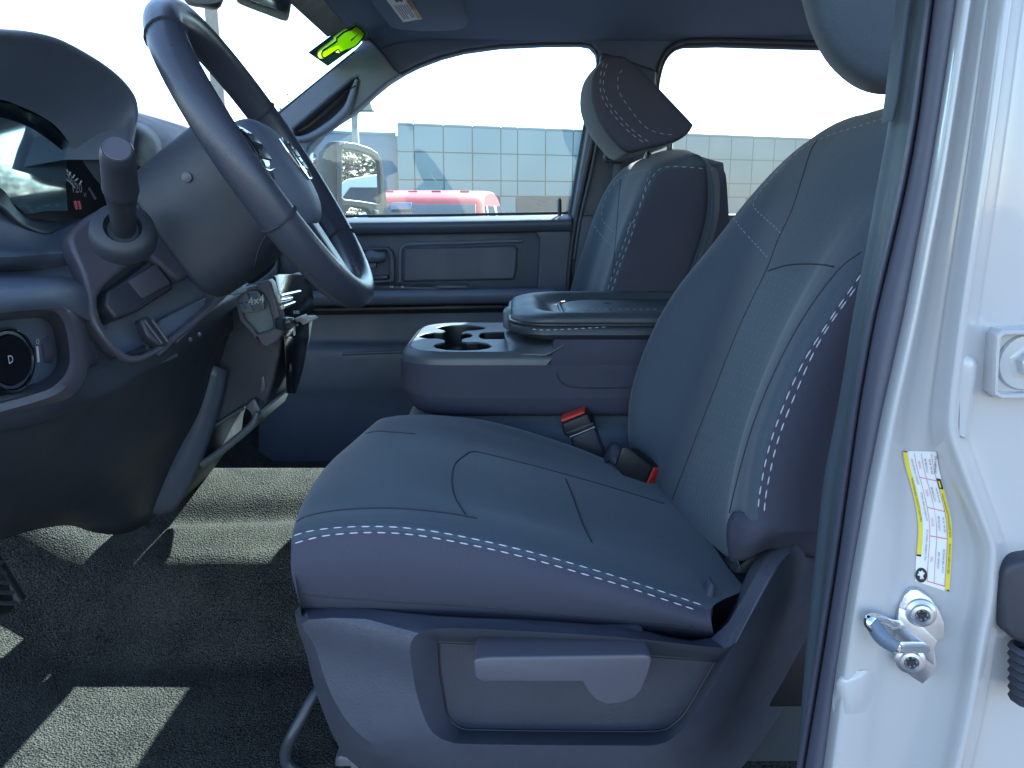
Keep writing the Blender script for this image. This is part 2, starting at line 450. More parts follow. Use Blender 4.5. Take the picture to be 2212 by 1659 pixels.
# core
prism('core_wall', [fp(0.02, 0, -.06), fp(xs[-1], 0, -.06), fp(xs[-1], ztop - .05, -.06), fp(.02, ztop - .05, -.06)], V((-.13, .99, 0)) * 12, M['joint'], bld, 0)
verts, faces = [], []
def slab(x0, x1, za, zb, d=.0):
    k = len(verts); G = .022
    for dd in (d, d - .05):
        for (x, z) in ((x0 + G, za + G), (x1 - G, za + G), (x1 - G, zb - G), (x0 + G, zb - G)): verts.append(fp(x, z, dd))
    faces.extend([(k, k + 1, k + 2, k + 3), (k + 7, k + 6, k + 5, k + 4), (k, k + 4, k + 5, k + 1), (k + 1, k + 5, k + 6, k + 2), (k + 2, k + 6, k + 7, k + 3), (k + 3, k + 7, k + 4, k)])
for a, b_ in zip(xs, xs[1:]):
    slab(a, b_, z2, z1); slab(a, b_, z3, z2); slab(a, b_, z1, ztop, .03)
    slab(a, b_, z4, z3)
cut = sorted(gar)
x = 0
for a, b_ in cut: slab(x, a, 0, z4); x = b_
slab(x, xs[-1], 0, z4)
mk('panel_cladding', verts, faces, M['panel'], bld, False)
for a, b_ in gar:
    d = prism('garage_door', [fp(a, 0.02, -.02), fp(b_, 0.02, -.02), fp(b_, z4 - .02, -.02), fp(a, z4 - .02, -.02)], -BN * .03, M['roller'], bld, .004)
for k in range(12):
    pass
# low wing to the left of the tall facade
zl = PF(857, 291).z
wing = prism('low_wing', [fp(.1, 0, -.4), fp(-16, 0, -.4), fp(-16, zl, -.4), fp(.1, zl, -.4)], -BN * 8, M['wing'], bld, 0)
prism('parapet_cap', [fp(.05, zl + .002, -.36), fp(-16, zl + .002, -.36), fp(-16, zl + .1, -.36), fp(.05, zl + .1, -.36)], -BN * .5, M['panel'], bld, .01)
# ------------------------------------------------------------------ light poles
def lightpole(u, v, y, r, h, label, head=None):
    p = P(u, v, y); t = thing('light_pole', label, 'light pole', (p.x, p.y, 0), 'parking lot light poles')
    prism('pole', [V((p.x - r, p.y - r, .5)), V((p.x + r, p.y - r, .5)), V((p.x + r, p.y + r, .5)), V((p.x - r, p.y + r, .5))], (0, 0, h - .5), M['concrete'], t, .01)
    lathe('footing', (p.x, p.y, 0), (0, 0, 1), [(0, r * 2.6), (.5, r * 2.5), (.51, r * 2.2)], M['concrete'], t)
    if head:
        q = P(*head, y)
        tube('arm', [V((p.x, p.y, q.z + .05)), V((q.x, p.y, q.z + .05))], .05, M['concrete'], t, sm=0)
        prism('lamp_head', [V((q.x - .30, y - .2, q.z - .09)), V((q.x + .12, y - .2, q.z - .09)), V((q.x + .06, y - .2, q.z + .16)), V((q.x - .30, y - .2, q.z + .2))], (0, .45, 0), M['concrete'], t, .02)
    return t
lightpole(468, 120, 11.0, .085, 8.5, 'thick square light pole seen through the windshield behind the steering wheel')
lightpole(767, 270, 21.0, .075, P(767, 226, 21).z, 'slim light pole rising in front of the building behind the towing mirror', (797, 232))
# ------------------------------------------------------------------ vehicles outside
def pickup(name, x, y, rz, paint, label, roof=1.9, marker=True):
    t = thing(name, label, 'pickup truck', (0, 0, 0), 'pickup trucks parked around the cab')
    HW = .98
    def L(u, v_, s): return (s * v_, u)
    # profile along the truck, front at u=0; local x across, local -y forward
    body = [(0.02, .55), (0.0, 1.0), (.06, 1.18), (.55, 1.25), (1.35, 1.30), (3.9, 1.32), (6.0, 1.32), (6.05, .6), (5.9, .45), (.2, .45)]
    def sec(s, k): return [V((s, a * 1.0, z)) for a, z in k]
    o = surf('body', [sec(-HW, [(3 + (a - 3) * .97, .9 + (z - .9) * .8) for a, z in body]), sec(-HW, body), sec(-HW + .06, body), sec(HW - .06, body), sec(HW, body), sec(HW, [(3 + (a - 3) * .97, .9 + (z - .9) * .8) for a, z in body])], paint, t, 2, 2, cu=True, caps=True, auto=40)
    r = roof
    cab = [(3.9, 1.2), (1.5, 1.2), (1.37, 1.29), (1.95, r - .105), (2.10, r - .05), (2.5, r), (3.3, r + .02), (3.75, r - .06), (3.95, r - .22), (4.02, 1.29)]
    def csec(s, k=1.0, dz=0): return [V((s * (1 - .14 * max(0, (z - 1.29) / (r - 1.29))), 2.7 + (a - 2.7) * k, z + dz)) for a, z in cab]
    surf('cab_roof', [csec(-.9, .94, -.02), csec(-.89), csec(-.80, 1, .012), csec(0, 1.0, .02), csec(.80, 1, .012), csec(.89), csec(.9, .94, -.02)], paint, t, 2, 3, cu=True, caps=True, auto=30)
    zw = r - .13
    def wq(a, z, s): return V((s, a, z))
    ws = [wq(1.27, 1.32, -.80), wq(1.27, 1.32, .80), wq(1.885, r - .112, .725), wq(1.885, r - .112, -.725)]
    prism('windshield', ws, (0, .03, .0), M['carglass'], t, .004)
    prism('sensor_box', [wq(1.79, zw - .03, -.10), wq(1.79, zw - .03, .1), wq(1.86, zw + .035, .1), wq(1.86, zw + .035, -.1)], (0, -.012, 0), M['dim'], t, .004)
    for s in (-1, 1):
        for (a0, a1, b0, b1) in ((1.62, 2.75, 2.03, 2.75), (2.82, 3.78, 2.82, 3.7)):
            prism('side_window', [V((s * .885, a0, 1.34)), V((s * .885, a1, 1.34)), V((s * .79, b1, zw)), V((s * .79, b0, zw))], (s * .025, 0, .0), M['carglass'], t, .004)
        for a in (1.0, 4.9):
            lathe('wheel', (s * .78, a, .42), (s, 0, 0), [(0, .3), (.01, .42), (.2, .42), (.22, .3), (.21, .26), (.23, .1)], M['rubber'], t)
        prism('headlight', [V((s * .55, -.005, .95)), V((s * .93, .02, .95)), V((s * .93, .02, 1.12)), V((s * .55, -.005, 1.1))], (0, .05, 0), M['paper'], t, .004)
    prism('grille', [V((-.5, -.012, .75)), V((.5, -.012, .75)), V((.52, -.012, 1.1)), V((-.52, -.012, 1.1))], (0, .05, 0), M['black'], t, .01)
    if marker:
        for q in (-.55, -.25, 0, .25, .55):
            box('marker_light', (q, 2.45, r + .015), (.05, 0, 0), (0, .04, 0), (0, 0, .012), M['redpaint'], t, .008)
    t.location = (x, y, 0); t.rotation_euler = (0, 0, rz)
    return t
pr = P(880, 415, 9.0)
pickup('red_pickup', pr.x - .05, 6.1, R(-4), M['redpaint'], 'red pickup with roof marker lights facing the passenger window', roof=pr.z - .02)
pw = P(1640, 418, 11.0)
pickup('white_pickup', pw.x + .75, 8.2, R(-4), M['whitepaint'], 'white pickup glimpsed through the rear window between the two seats', roof=P(1590, 419, 10.5).z, marker=False)
pickup('white_pickup', 5.35, 3.75, R(30), M['whitepaint'], 'white pickup with dark side glass reflected in the towing mirror', roof=1.99, marker=False)
# ------------------------------------------------------------------ trees
def tree(x, y, h, r, label, mats, n=2600, s=.16, group='trees around the lot', zc=.62):
    t = thing('tree', label, 'tree', (x, y, 0), group)
    tube('trunk', [V((x, y, 0)), V((x + .1, y, h * .3)), V((x, y + .1, h * .62))], [.14, .1, .05], M['bark'], t)
    cl = [(V((random.gauss(0, r * .42), random.gauss(0, r * .42), random.gauss(0, h * .17))), random.uniform(.25, .55) * r) for _ in range(26)]
    verts, faces, mi = [], [], []
    for i in range(n):
        c, cr = random.choice(cl); d = V((random.gauss(0, 1), random.gauss(0, 1), random.gauss(0, 1))).normalized() * cr * random.uniform(.5, 1)
        p = V((x, y, h * zc)) + c + d; a = V((random.gauss(0, 1), random.gauss(0, 1), random.gauss(0, .6))).normalized(); b_ = a.orthogonal().normalized(); k = len(verts); q = s * random.uniform(.5, 1.2)
        verts += [p - a * q, p + b_ * q * .5, p + a * q, p - b_ * q * .5]; faces.append((k, k + 1, k + 2, k + 3))
        mi.append(0 if random.random() < .6 else (1 if random.random() < .75 else len(mats) - 1))
    o = mk('crown', verts, faces, mats, t, False)
    for pz, m_ in zip(o.data.polygons, mi): pz.material_index = min(m_, len(mats) - 1)
    return t
gr, gd, pk = M['leaf'], M['leafd'], M['pink']
for i, (x, y, h, r, ms, lb) in enumerate([
        (20, 14.2, 4.6, 2.9, [gr, gd], 'tall green tree on the left of the towing mirror reflection'),
        (24.5, 13.6, 5.0, 3.2, [gr, gd], 'green tree in the middle of the towing mirror reflection'),
        (24, 18.5, 5.0, 3.2, [gr, gd], 'dark green tree farthest back in the towing mirror reflection'),
        (17.5, 12.2, 2.9, 1.5, [pk, gr], 'low pink flowering shrub under the reflected green trees'),
        (16.0, 13.4, 2.8, 1.3, [pk, gr], 'small pink flowering shrub beside the reflected white pickup')]):
    tree(x, y, h, r, lb, ms, 9000, .10)
ps = P(676, 352, 19)
tree(ps.x - .2, 19, ps.z + .75, .8, 'small pinkish crape myrtle peeping out left of the towing mirror', [M['pink'], gr, gd], 900, .09, zc=.78)
# ================================================================== CAB SHELL
YW = 2.33
fr = thing('door_frame_trim', 'dark body side trim framing the two far side windows', 'window frame', P(1350, 400, YW))
H1 = [(664, 326), (690, 291), (725, 265), (765, 239), (800, 206), (835, 177), (870, 155), (900, 140), (950, 121), (1000, 108), (1080, 97), (1180, 92.5), (1255, 92), (1277, 96), (1290, 110), (1294, 135), (1278, 200), (1262, 285), (1247, 375), (1232, 466), (1100, 476), (900, 478), (664, 482)]
H2 = [(1416, 215), (1421, 170), (1433, 130), (1455, 105), (1485, 95), (1560, 93), (1700, 97), (1900, 103), (2120, 112), (2210, 140), (2270, 200), (2290, 330), (2290, 470), (1390, 470), (1400, 330)]
OUT = [(540, 284), (631, 214), (767, 104), (800, 70), (860, 30), (960, 0), (1200, -30), (2700, -30), (2700, 500), (540, 500)]
pl3 = lambda L, y: [P(u, v, y) for u, v in L]
plate('side_frame', [pl3(OUT, YW), pl3(H1, YW), pl3(H2, YW)], M['headliner'], fr, .08, .012)
def ringtube(name, L, y, r, m, parent, closed=False):
    pts = [P(u, v, y) for u, v in L]
    return tube(name, pts + ([pts[0]] if closed else []), r, m, parent, 8, sm=3)
ringtube('window_seal', H1[:20], YW + .012, .007, M['rubber'], fr)
ringtube('window_seal', [(1389, 455)] + [(1402, 330)] + H2[:9], YW + .012, .008, M['rubber'], fr)
ringtube('window_seal', [(1394, 440), (1405, 320), (1412, 215), (1417, 168), (1430, 125), (1452, 98), (1485, 87), (1560, 85), (1700, 89), (1900, 95)], YW - .008, .005, M['rubber'], fr)
# B pillar trim and its weather strip
prism('pillar_cover', [P(*q, YW - .03) for q in [(1300, 110), (1420, 150), (1414, 220), (1395, 420), (1380, 660), (1218, 660), (1236, 470), (1268, 288)]], (0, .04, 0), M['plastic'], fr, .012, 3)
tube('weather_strip', [P(u, v, YW - .04) for u, v in [(1302, 140), (1283, 290), (1266, 370), (1246, 466), (1232, 560), (1224, 660)]], .008, M['rubber'], fr)
tube('weather_strip', [P(u, v, YW - .045) for u, v in [(1311, 200), (1291, 300), (1275, 380), (1254, 470), (1240, 560)]], .005, M['trim'], fr)
prism('lower_pillar_cover', [P(*q, YW - .045) for q in [(1252, 466), (1300, 462), (1390, 462), (1380, 700), (1228, 700)]], (0, .03, 0), M['plastic'], fr, .008)
# lower cab wall below the far windows
prism('cab_wall', [W(-1.35, 2.42, -.9), W(1.7, 2.42, -.9), W(1.7, 2.42, -.12), W(-1.35, 2.42, -.12)], (0, .03, 0), M['black'], fr, 0)
# seat belt on the far pillar
sb = thing('seat_belt', 'dark seat belt webbing hanging from the far door pillar', 'seat belt', P(1320, 360, 2.24))
bp_ = [P(1330, 330, 2.24), P(1322, 380, 2.235), P(1312, 440, 2.23), P(1300, 520, 2.22)]
surf('webbing', [bp_, [p + V((.05, 0, 0)) for p in bp_]], M['smooth'], sb, 2, 4, solid=.002)
tube('anchor_loop', [P(u, v, 2.22) for u, v in [(1318, 348), (1309, 346), (1309, 334), (1318, 326), (1340, 322)]], .006, M['smooth'], sb)
prism('anchor_cover', [P(*q, 2.22) for q in [(1316, 318), (1352, 318), (1350, 352), (1318, 352)]], (0, .04, 0), M['plastic'], sb, .01)
prism('height_adjuster', [P(*q, YW - .035) for q in [(1308, 192), (1326, 196), (1330, 228), (1312, 226)]], (0, -.02, 0), M['plastic'], sb, .005)
# headliner
HX = [-.40, -.36, -.25, 0, .5, 1.1, 1.68]
HZ = {-.40: (.43, .43, .43), -.36: (.455, .46, .46), -.25: (.475, .51, .53), 0: (.475, .52, .56), .5: (.475, .52, .565), 1.1: (.475, .52, .565), 1.68: (.45, .48, .5)}
rows = []
for x in HX:
    e, m_, c = HZ[x]
    rows.append([W(x, y, z) for y, z in [(.60, e - .02), (.66, e), (.80, m_), (1.2, c), (1.65, c), (2.0, c - .01), (2.18, m_), (2.28, e), (2.335, e - .035)]])
hl = surf('headliner', rows, M['headliner'], None, 4, 4, solid=-.02)
tag(hl, 'dark cloth headliner lining the cab roof above the windows', 'headliner')
rf = prism('cab_roof', [W(-.42, .56, .63), W(1.75, .56, .63), W(1.75, 2.44, .63), W(-.42, 2.44, .63)], (0, 0, .02), M['white'], None, .01)
tag(rf, 'white outer roof panel over the cab', 'roof')
# back wall with window and the closed rear door on the near side
bw = thing('cab_back_wall', 'dark rear wall of the cab behind the seats', 'wall', W(1.72, 1.5, -.8))
plate('wall_panel', [[W(1.70, .56, -.9), W(1.70, 2.42, -.9), W(1.70, 2.42, .62), W(1.70, .56, .62)], [W(1.70, .85, 0), W(1.70, 2.15, 0), W(1.70, 2.1, .40), W(1.70, .9, .40)]], M['headliner'], bw, .03, .005, back=(1, 0, 0))
mk('back_glass', [W(1.71, .8, -.05), W(1.71, 2.2, -.05), W(1.71, 2.2, .45), W(1.71, .8, .45)], [(0, 1, 2, 3)], M['rearglass'], bw)
rb = thing('rear_bench', 'dark cloth rear bench seat behind the front seats', 'seat', W(1.3, 1.5, -.8))
box('bench_cushion', W(1.25, 1.5, -.42), (.28, 0, 0), (0, .8, 0), (0, 0, .12), M['fabric'], rb, .05, 4)
box('bench_back', W(1.55, 1.5, -.05), (.09, 0, .0), (0, .8, 0), (.05, 0, .33), M['fabric'], rb, .05, 4)
# windshield
WO = W(-.40, 1.5, .43); WN = V((-.625, 0, 1)).normalized()
ws = thing('windshield', 'clear sloping windshield with a grey header band', 'windshield', W(-1.0, 1.5, .05))
def wz(x): return .43 + .625 * (x + .40)
surf('glass_pane', [[W(x, y, wz(x) + .004) for x in (-.40, -.7, -1.02)] for y in (.62, 1.2, 1.8, 2.36)], M['windshield'], ws, 2, 2)
prism('header_band', [W(-.40, .62, .43), W(-.40, 2.07, .43), W(-.446, 2.04, wz(-.446)), W(-.446, .62, wz(-.446))], (0, 0, -.006), M['mirrorgrey'], ws, .002)
# year sticker on the windshield
wp = lambda u, v, d=.004: PP(u, v, WO - WN * d, WN)
st = thing('windshield_sticker', 'fluorescent lime number sticker on dark green film at the windshield corner', 'sticker', wp(708, 143))

zz = lambda L: [(630.9 + a * .186, b_ * .186) for a, b_ in L]
SH = zz([(300, 600), (310, 580), (390, 520), (480, 450), (480, 430), (560, 370), (620, 335), (655, 345), (660, 320), (730, 288), (760, 290), (880, 385), (830, 440), (720, 555), (550, 615), (520, 612), (490, 600), (380, 675), (320, 680), (300, 650)])
FRN = zz([(345, 620), (360, 590), (520, 480), (520, 440), (600, 375), (660, 345), (665, 352), (745, 298), (800, 340), (850, 385), (830, 430), (770, 510), (720, 548), (560, 608), (535, 570), (380, 672), (350, 660)])
CNT = zz([(682, 460), (800, 368), (686, 482)])
plate('backing_film', [[wp(*q, .003) for q in [(666, 114), (757, 46), (796, 71), (708, 143)]], [wp(*q, .003) for q in SH[:9] + [(762, 55)] + SH[10:11] + [(789, 73)] + SH[12:]]], M['stickergrey'], st, .0008, 0)
plate('digit_shade', [[wp(*q, .005) for q in SH]], M['limeshade'], st, .001, 0, sm=0)
tube('digit_outline', [wp(*q, .009) for q in FRN + FRN[:1]], .0022, M['stickergrey'], st, 6, sm=0)
plate('digit_face', [[wp(*q, .008) for q in FRN], [wp(*q, .008) for q in CNT]], M['lime'], st, .001, 0)
plate('digit_counter', [[wp(*q, .0075) for q in CNT]], M['stickergrey'], st, .0004, 0)
# A pillar trim with grab handle
YA = 2.27
ap = thing('pillar_trim', 'slate blue front pillar trim with a molded grab handle', 'pillar trim', P(650, 300, YA))
AP = [(540, 292), (598, 243), (631, 217), (700, 160), (768, 106), (793, 77), (825, 112), (855, 150), (866, 160), (834, 181), (798, 213), (763, 244), (724, 270), (691, 294), (668, 316), (658, 345), (560, 360)]
HO = [(634, 278), (660, 257), (715, 210), (762, 171), (772, 166), (776, 172), (770, 190), (757, 222), (742, 243), (715, 266), (690, 284), (672, 293), (655, 296), (634, 292)]
plate('trim_panel', [pl3(AP, YA), pl3(HO, YA)], M['dash'], ap, .05, .007)
surf('handle_recess', [[P(u, v, YA + d) for u, v, d in L] for L in (
    [(630, 276, .012), (660, 253, .012), (715, 206, .012), (765, 165, .012), (778, 162, .012)],
    [(630, 283, .040), (662, 262, .050), (716, 216, .05), (764, 176, .045), (776, 172, .02)],
    [(632, 292, .045), (668, 280, .055), (718, 240, .055), (762, 200, .045), (772, 190, .02)],
    [(634, 303, .01), (680, 296, .01), (728, 262, .01), (765, 222, .01), (776, 190, .01)])], M['smooth'], ap, 3, 3)
tube('grab_handle', [P(u, v, YA - .006) for u, v in [(630, 299), (655, 300), (680, 292), (705, 277), (732, 256), (752, 232), (763, 200), (771, 172)]], [.006, .009, .011, .012, .012, .011, .009, .005], M['dash'], ap)
ab = bvh(*[c for c in ap.children])
seam('trim_seam', ab, [[(793, 78), (825, 113), (853, 149), (872, 166)], [(755, 196), (765, 187), (775, 185)], [(735, 240), (740, 250)], [(598, 249), (631, 221), (700, 164), (768, 110)]], M['seam'], ap, .0022)
# sun visor folded against the headliner
HB = bvh(hl)
vi = thing('sun_visor', 'dark sun visor folded up, with a white and orange warning label', 'sun visor', W(-.2, 1.9, .45))
VN = V((.10, 0, 1)).normalized(); VO = W(-.25, 2.0, .445)
vp = lambda u, v, d=0: PP(u, v, VO - VN * d, VN)
VIS = [(690, -140), (742, -70), (796, 0), (838, 54), (846, 61), (858, 64), (920, 69), (985, 67), (1003, 62), (1012, 52), (1013, 44), (997, 0), (975, -60), (945, -140)]
visr = prism('visor_panel', [vp(*q) for q in VIS], VN * .018, M['headliner'], vi, .006, 3)
LBL = [(836, -14), (824, -16), (871, 48), (912, 41), (876, -20)]
LBL = [(818, -22), (871, 48), (912, 41), (870, -28)]
wl = prism('warning_label', [vp(*q, .0012) for q in LBL], VN * .0008, M['paper'], vi, 0, label='white warning label with an orange stripe')
lerp2 = lambda a, b_, t: (a[0] + (b_[0] - a[0]) * t, a[1] + (b_[1] - a[1]) * t)
def lq(s, t): return lerp2(lerp2(LBL[0], LBL[1], s), lerp2(LBL[3], LBL[2], s), t)
prism('orange_stripe', [vp(*lq(*q), .002) for q in [(.02, .80), (.98, .80), (.98, .98), (.02, .98)]], VN * .0006, M['orange'], wl, 0)
for k in range(6):
    t0 = .14 + k * .105
    prism('text_line', [vp(*lq(*q), .002) for q in [(.52, t0), (.93 if k != 3 else .8, t0), (.93 if k != 3 else .8, t0 + .045), (.52, t0 + .045)]], VN * .0006, M['dim'], wl, 0)
ex = (vp(*lq(.5, .9)) - vp(*lq(.4, .9))).normalized(); ey = (vp(*lq(.5, .8)) - vp(*lq(.5, .9))).normalized()
text('warning_word', 'WARNING', vp(*lq(.5, .89), .0026), ex, ey, .026, M['ink'], wl, 0)
prism('pictogram', [vp(*lq(*q), .002) for q in [(.22, .3), (.42, .34), (.40, .5), (.44, .6), (.3, .72), (.2, .6), (.26, .48)]], VN * .0006, M['ink'], wl, 0)
# rear view mirror
rm = thing('rear_view_mirror', 'dark rear view mirror hanging at the top of the windshield', 'mirror', P(570, 0, 1.5))
ry = lambda u: 1.30 + (u - 512) / 120 * .30
surf('housing', [[P(u, v, ry(u) + dy) for u, v, dy in L] for L in (
    [(500, -40, 0), (506, -8, 0), (508, -5, 0), (512, -20, 0)],
    [(500, -70, 0), (512, -1, 0), (522, 2, 0), (530, -60, 0)],
    [(560, -70, 0), (566, 18, 0), (580, 22, 0), (588, -60, 0)],
    [(604, -60, 0), (612, 34, 0), (622, 37, 0), (634, -50, 0)],
    [(612, -50, 0.01), (622, 28, 0.01), (626, 30, 0.01), (633, -40, 0.01)])], M['smooth'], rm, 4, 4, cu=True, caps=True)
prism('mirror_glass', [P(535, -60, ry(520) - .002), P(524, -3, ry(512)), P(618, 30, ry(620)), P(632, -50, ry(628))], (.004, -.002, 0), M['gloss'], rm, .001)
mm = thing('camera_housing', 'grey sensor housing at the top of the windshield beside the mirror', 'sensor housing', P(440, 0, 1.45))
surf('housing', [[P(u, v, 1.42 + d) for u, v, d in L] for L in (
    [(396, -60, 0), (400, -4, 0), (440, 8, 0), (480, -2, 0), (484, -60, 0)],
    [(396, -60, .02), (398, 2, .02), (435, 15, .02), (478, 12, .02), (485, -60, .02)],
    [(396, -60, .10), (402, 3, .1), (438, 17, .1), (476, 14, .1), (484, -60, .10)],
    [(400, -60, .13), (408, -4, .13), (438, 8, .13), (470, 4, .13), (480, -60, .13)])], M['mirrorgrey'], mm, 4, 4, cu=True, caps=True)
# ================================================================== PASSENGER DOOR
pd = thing('passenger_door', 'closed passenger door with molded panel, armrest and clear window', 'door', P(980, 700, 2.3))
YD = 2.30
D1 = [(560, 492), (700, 486), (1000, 478), (1236, 470), (1226, 650), (1216, 1040), (560, 1060)]
RC = [(600, 509), (770, 502), (1000, 496), (1128, 493), (1154, 499), (1165, 516), (1164, 560), (1160, 640), (600, 650)]
plate('door_panel', [pl3(D1, YD), pl3(RC, YD)], M['plastic'], pd, .03, .005)
prism('recessed_panel', [P(*q, YD + .022) for q in [(590, 495), (1180, 480), (1180, 660), (590, 665)]], (0, .02, 0), M['plastic'], pd, .002)
plate('map_panel', [pl3([(872, 545), (880, 536), (1000, 533), (1110, 530), (1118, 536), (1116, 585), (1110, 604), (870, 609)], YD + .008)], M['plastic'], pd, .02, .006)
tube('panel_rim', [P(u, v, YD + .016) for u, v in [(864, 610), (865, 545), (874, 530), (900, 527), (1000, 524), (1128, 520)]], .006, M['dash'], pd)
surf('window_sill', [[P(u, v, 2.40) + V((0, 0, -.012)), P(u, v, 2.385), P(u, v + 0, 2.345) + V((0, 0, .0)), P(u, v + 5, 2.31), P(u, v + 12, 2.288), P(u, v + 24, 2.286), P(u, v + 36, 2.298)] for u, v in [(560, 475), (700, 472), (950, 469), (1225, 464), (1236, 464)]], M['plastic'], pd, 3, 3, solid=.004)
tube('glass_seal', [P(u, v - 1.5, 2.365) for u, v in [(560, 472), (700, 469), (950, 466), (1228, 461)]], .004, M['rubber'], pd, sm=0)
arm = [(2.31, 626), (2.24, 625), (2.20, 628), (2.185, 636), (2.19, 648), (2.21, 657), (2.30, 660)]
surf('armrest', [[P(u, v + dv, y) for y, v in arm] for u, dv in [(560, 6), (700, 3), (900, 0), (1100, -2), (1190, -3), (1204, 2)]], M['dash'], pd, 4, 4, solid=.005)
prism('armrest_underside', [P(560, 668, 2.23), P(1180, 658, 2.23), P(1180, 670, 2.3), P(560, 680, 2.3)], (0, 0, -.01), M['black'], pd, .002)
prism('switch_panel', [P(*q, 2.225) for q in [(790, 617), (960, 620), (960, 628), (790, 629)]], (0, .05, 0), M['smooth'], pd, .003)
prism('pull_cup', [P(*q, 2.215) for q in [(940, 617), (1010, 617), (1008, 624), (942, 624)]], (0, .05, 0), M['lightplastic'], pd, .003)
for q in (844, 848, 868, 871):
    box('window_switch', P(q, 619.5, 2.22), (.0015, 0, 0), (0, .003, 0), (0, 0, .0025), M['mark'], pd, .0005)
bz = plate('handle_bezel', [pl3([(772, 536), (836, 533), (846, 540), (852, 560), (852, 610), (772, 616)], YD - .004), pl3([(776, 542), (834, 540), (839, 548), (842, 600), (836, 605), (776, 607)], YD - .004)], M['plastic'], pd, .02, .004)
prism('handle_pocket', [P(*q, YD + .03) for q in [(770, 536), (846, 536), (846, 612), (770, 612)]], (0, .01, 0), M['black'], pd, 0)
surf('door_handle', [[P(u, v, y) for u, v, y in L] for L in (
    [(790, 545, YD - .002), (802, 541, YD - .01), (818, 546, YD - .012), (834, 547, YD - .006)],
    [(790, 560, YD - .004), (804, 556, YD - .016), (818, 556, YD - .02), (832, 555, YD - .012)],
    [(790, 566, YD + .01), (804, 566, YD - .004), (818, 565, YD - .004), (831, 562, YD)])], M['dash'], pd, 3, 3, solid=.004)
prism('lock_lever', [P(*q, YD + .002) for q in [(794, 568), (812, 566), (812, 578), (795, 580)]], (0, .02, 0), M['dash'], pd, .003)
prism('handle_base', [P(*q, YD + .004) for q in [(790, 598), (838, 594), (838, 604), (790, 606)]], (0, .02, 0), M['smooth'], pd, .003)
surf('lower_panel', [[P(u, v, y) for v, y in [(662, 2.285), (700, 2.27), (735, 2.265), (750, 2.245), (765, 2.235), (830, 2.24), (880, 2.26), (1060, 2.28)]] for u in (560, 760, 960, 1160, 1300)], M['plastic'], pd, 3, 4, solid=.004)
tube('pocket_lip', [P(u, v, 2.232) for u, v in [(740, 764), (860, 760), (1000, 757), (1200, 752)]], .005, M['plastic'], pd, sm=0)
lathe('lock_pin', P(1209, 470, 2.335), (0, 0, 1), [(0, .010), (.004, .010), (.006, .0055), (.05, .005), (.054, .003)], M['black'], pd, 12)
mk('window_glass', [P(u, v, 2.365) for u, v in [(600, 492), (1320, 492), (1320, 70), (600, 70)]], [(0, 1, 2, 3)], M['doorglass'], pd, False)
gq = lambda u, v: P(u, v, 2.363)
text('glass_mark', 'TEMPERED  AS2', gq(1168, 432), (1, 0, 0), (0, 0, 1), .009, M['mark'], pd)
text('glass_mark', 'SAFETY', gq(1172, 440), (1, 0, 0), (0, 0, 1), .009, M['mark'], pd)
text('glass_mark', '\u2022', gq(1207, 430), (1, 0, 0), (0, 0, 1), .03, M['mark'], pd)
rd = thing('rear_door', 'dark rear passenger door below the tinted rear window', 'door', P(1700, 560, 2.3))
prism('door_panel', [P(*q, 2.30) for q in [(1395, 470), (2400, 474), (2400, 1000), (1395, 1000)]], (0, .03, 0), M['plastic'], rd, .006)
prism('window_sill', [P(*q, 2.285) for q in [(1395, 462), (2300, 466), (2300, 490), (1395, 486)]], (0, .10, 0), M['redpaint' if False else 'plastic'], rd, .008)
mk('window_glass', [P(u, v, 2.362) for u, v in [(1350, 488), (2320, 488), (2320, 70), (1350, 70)]], [(0, 1, 2, 3)], M['rearglass'], rd, False)
# towing mirror on the far side
sm = thing('towing_mirror', 'tall grey towing mirror outside the passenger window reflecting trees', 'mirror', P(740, 470, 2.62))
ma, mb = PX(737, 400, -.56), PX(826, 400, -.46)
mn = V((-(mb - ma).y, (mb - ma).x, 0)); mn = (mn if mn.x > 0 else -mn).normalized()
mo = V((ma.x, ma.y, ZC))
mp = lambda u, v, d=0: PP(u, v, mo + mn * d, mn)
RIM = [(737, 475), (737, 330), (739, 313), (746, 306), (770, 309), (800, 319), (817, 330), (825, 348), (829, 380), (830, 475)]
GL = [(738, 330), (742, 321), (775, 327), (805, 337), (818, 350), (821, 380), (823, 436), (818, 440), (780, 434), (745, 430), (738, 424)]
LOW = [(738, 472), (738, 446), (760, 446), (795, 452), (802, 463), (805, 476)]
plate('rim', [[mp(*q) for q in RIM], [mp(*q) for q in GL], [mp(*q) for q in LOW]], M['mirrorgrey'], sm, .02, .004, back=(-1, 0, 0))
hb = [mp(*q, -.02) for q in RIM]; cen = sum(hb, V((0, 0, 0))) / len(hb)
back = [cen + (p - cen) * .8 - mn * .10 + V((0, -.045, -.01)) for p in hb]; mid = [cen + (p - cen) * 1.0 - mn * .05 + V((0, -.03, 0)) for p in hb]
surf('housing', [hb, mid, back], M['mirrorgrey'], sm, 4, 3, cu=True, caps=True, auto=50)
mt = -mn.cross(V((0, 0, 1)))
mk('mirror_glass', [mp(780 + (u - 780) * 1.03, 380 + (v - 380) * 1.03, -.008) for u, v in GL], [tuple(range(len(GL)))], M['mirror'], sm, False)
lowg = [mp(*q, -.008) for q in [(734, 440), (812, 440), (812, 482), (734, 482)]]
lowg[0] += mn * -.004; lowg[1] += mn * -.004
mk('convex_mirror', lowg, [(0, 1, 2, 3)], M['mirror'], sm, False)
prism('rib', [mp(*q, .003) for q in [(807, 452), (819, 455), (820, 480), (809, 480)]], -mn * .01, M['mirrorgrey'], sm, .003)
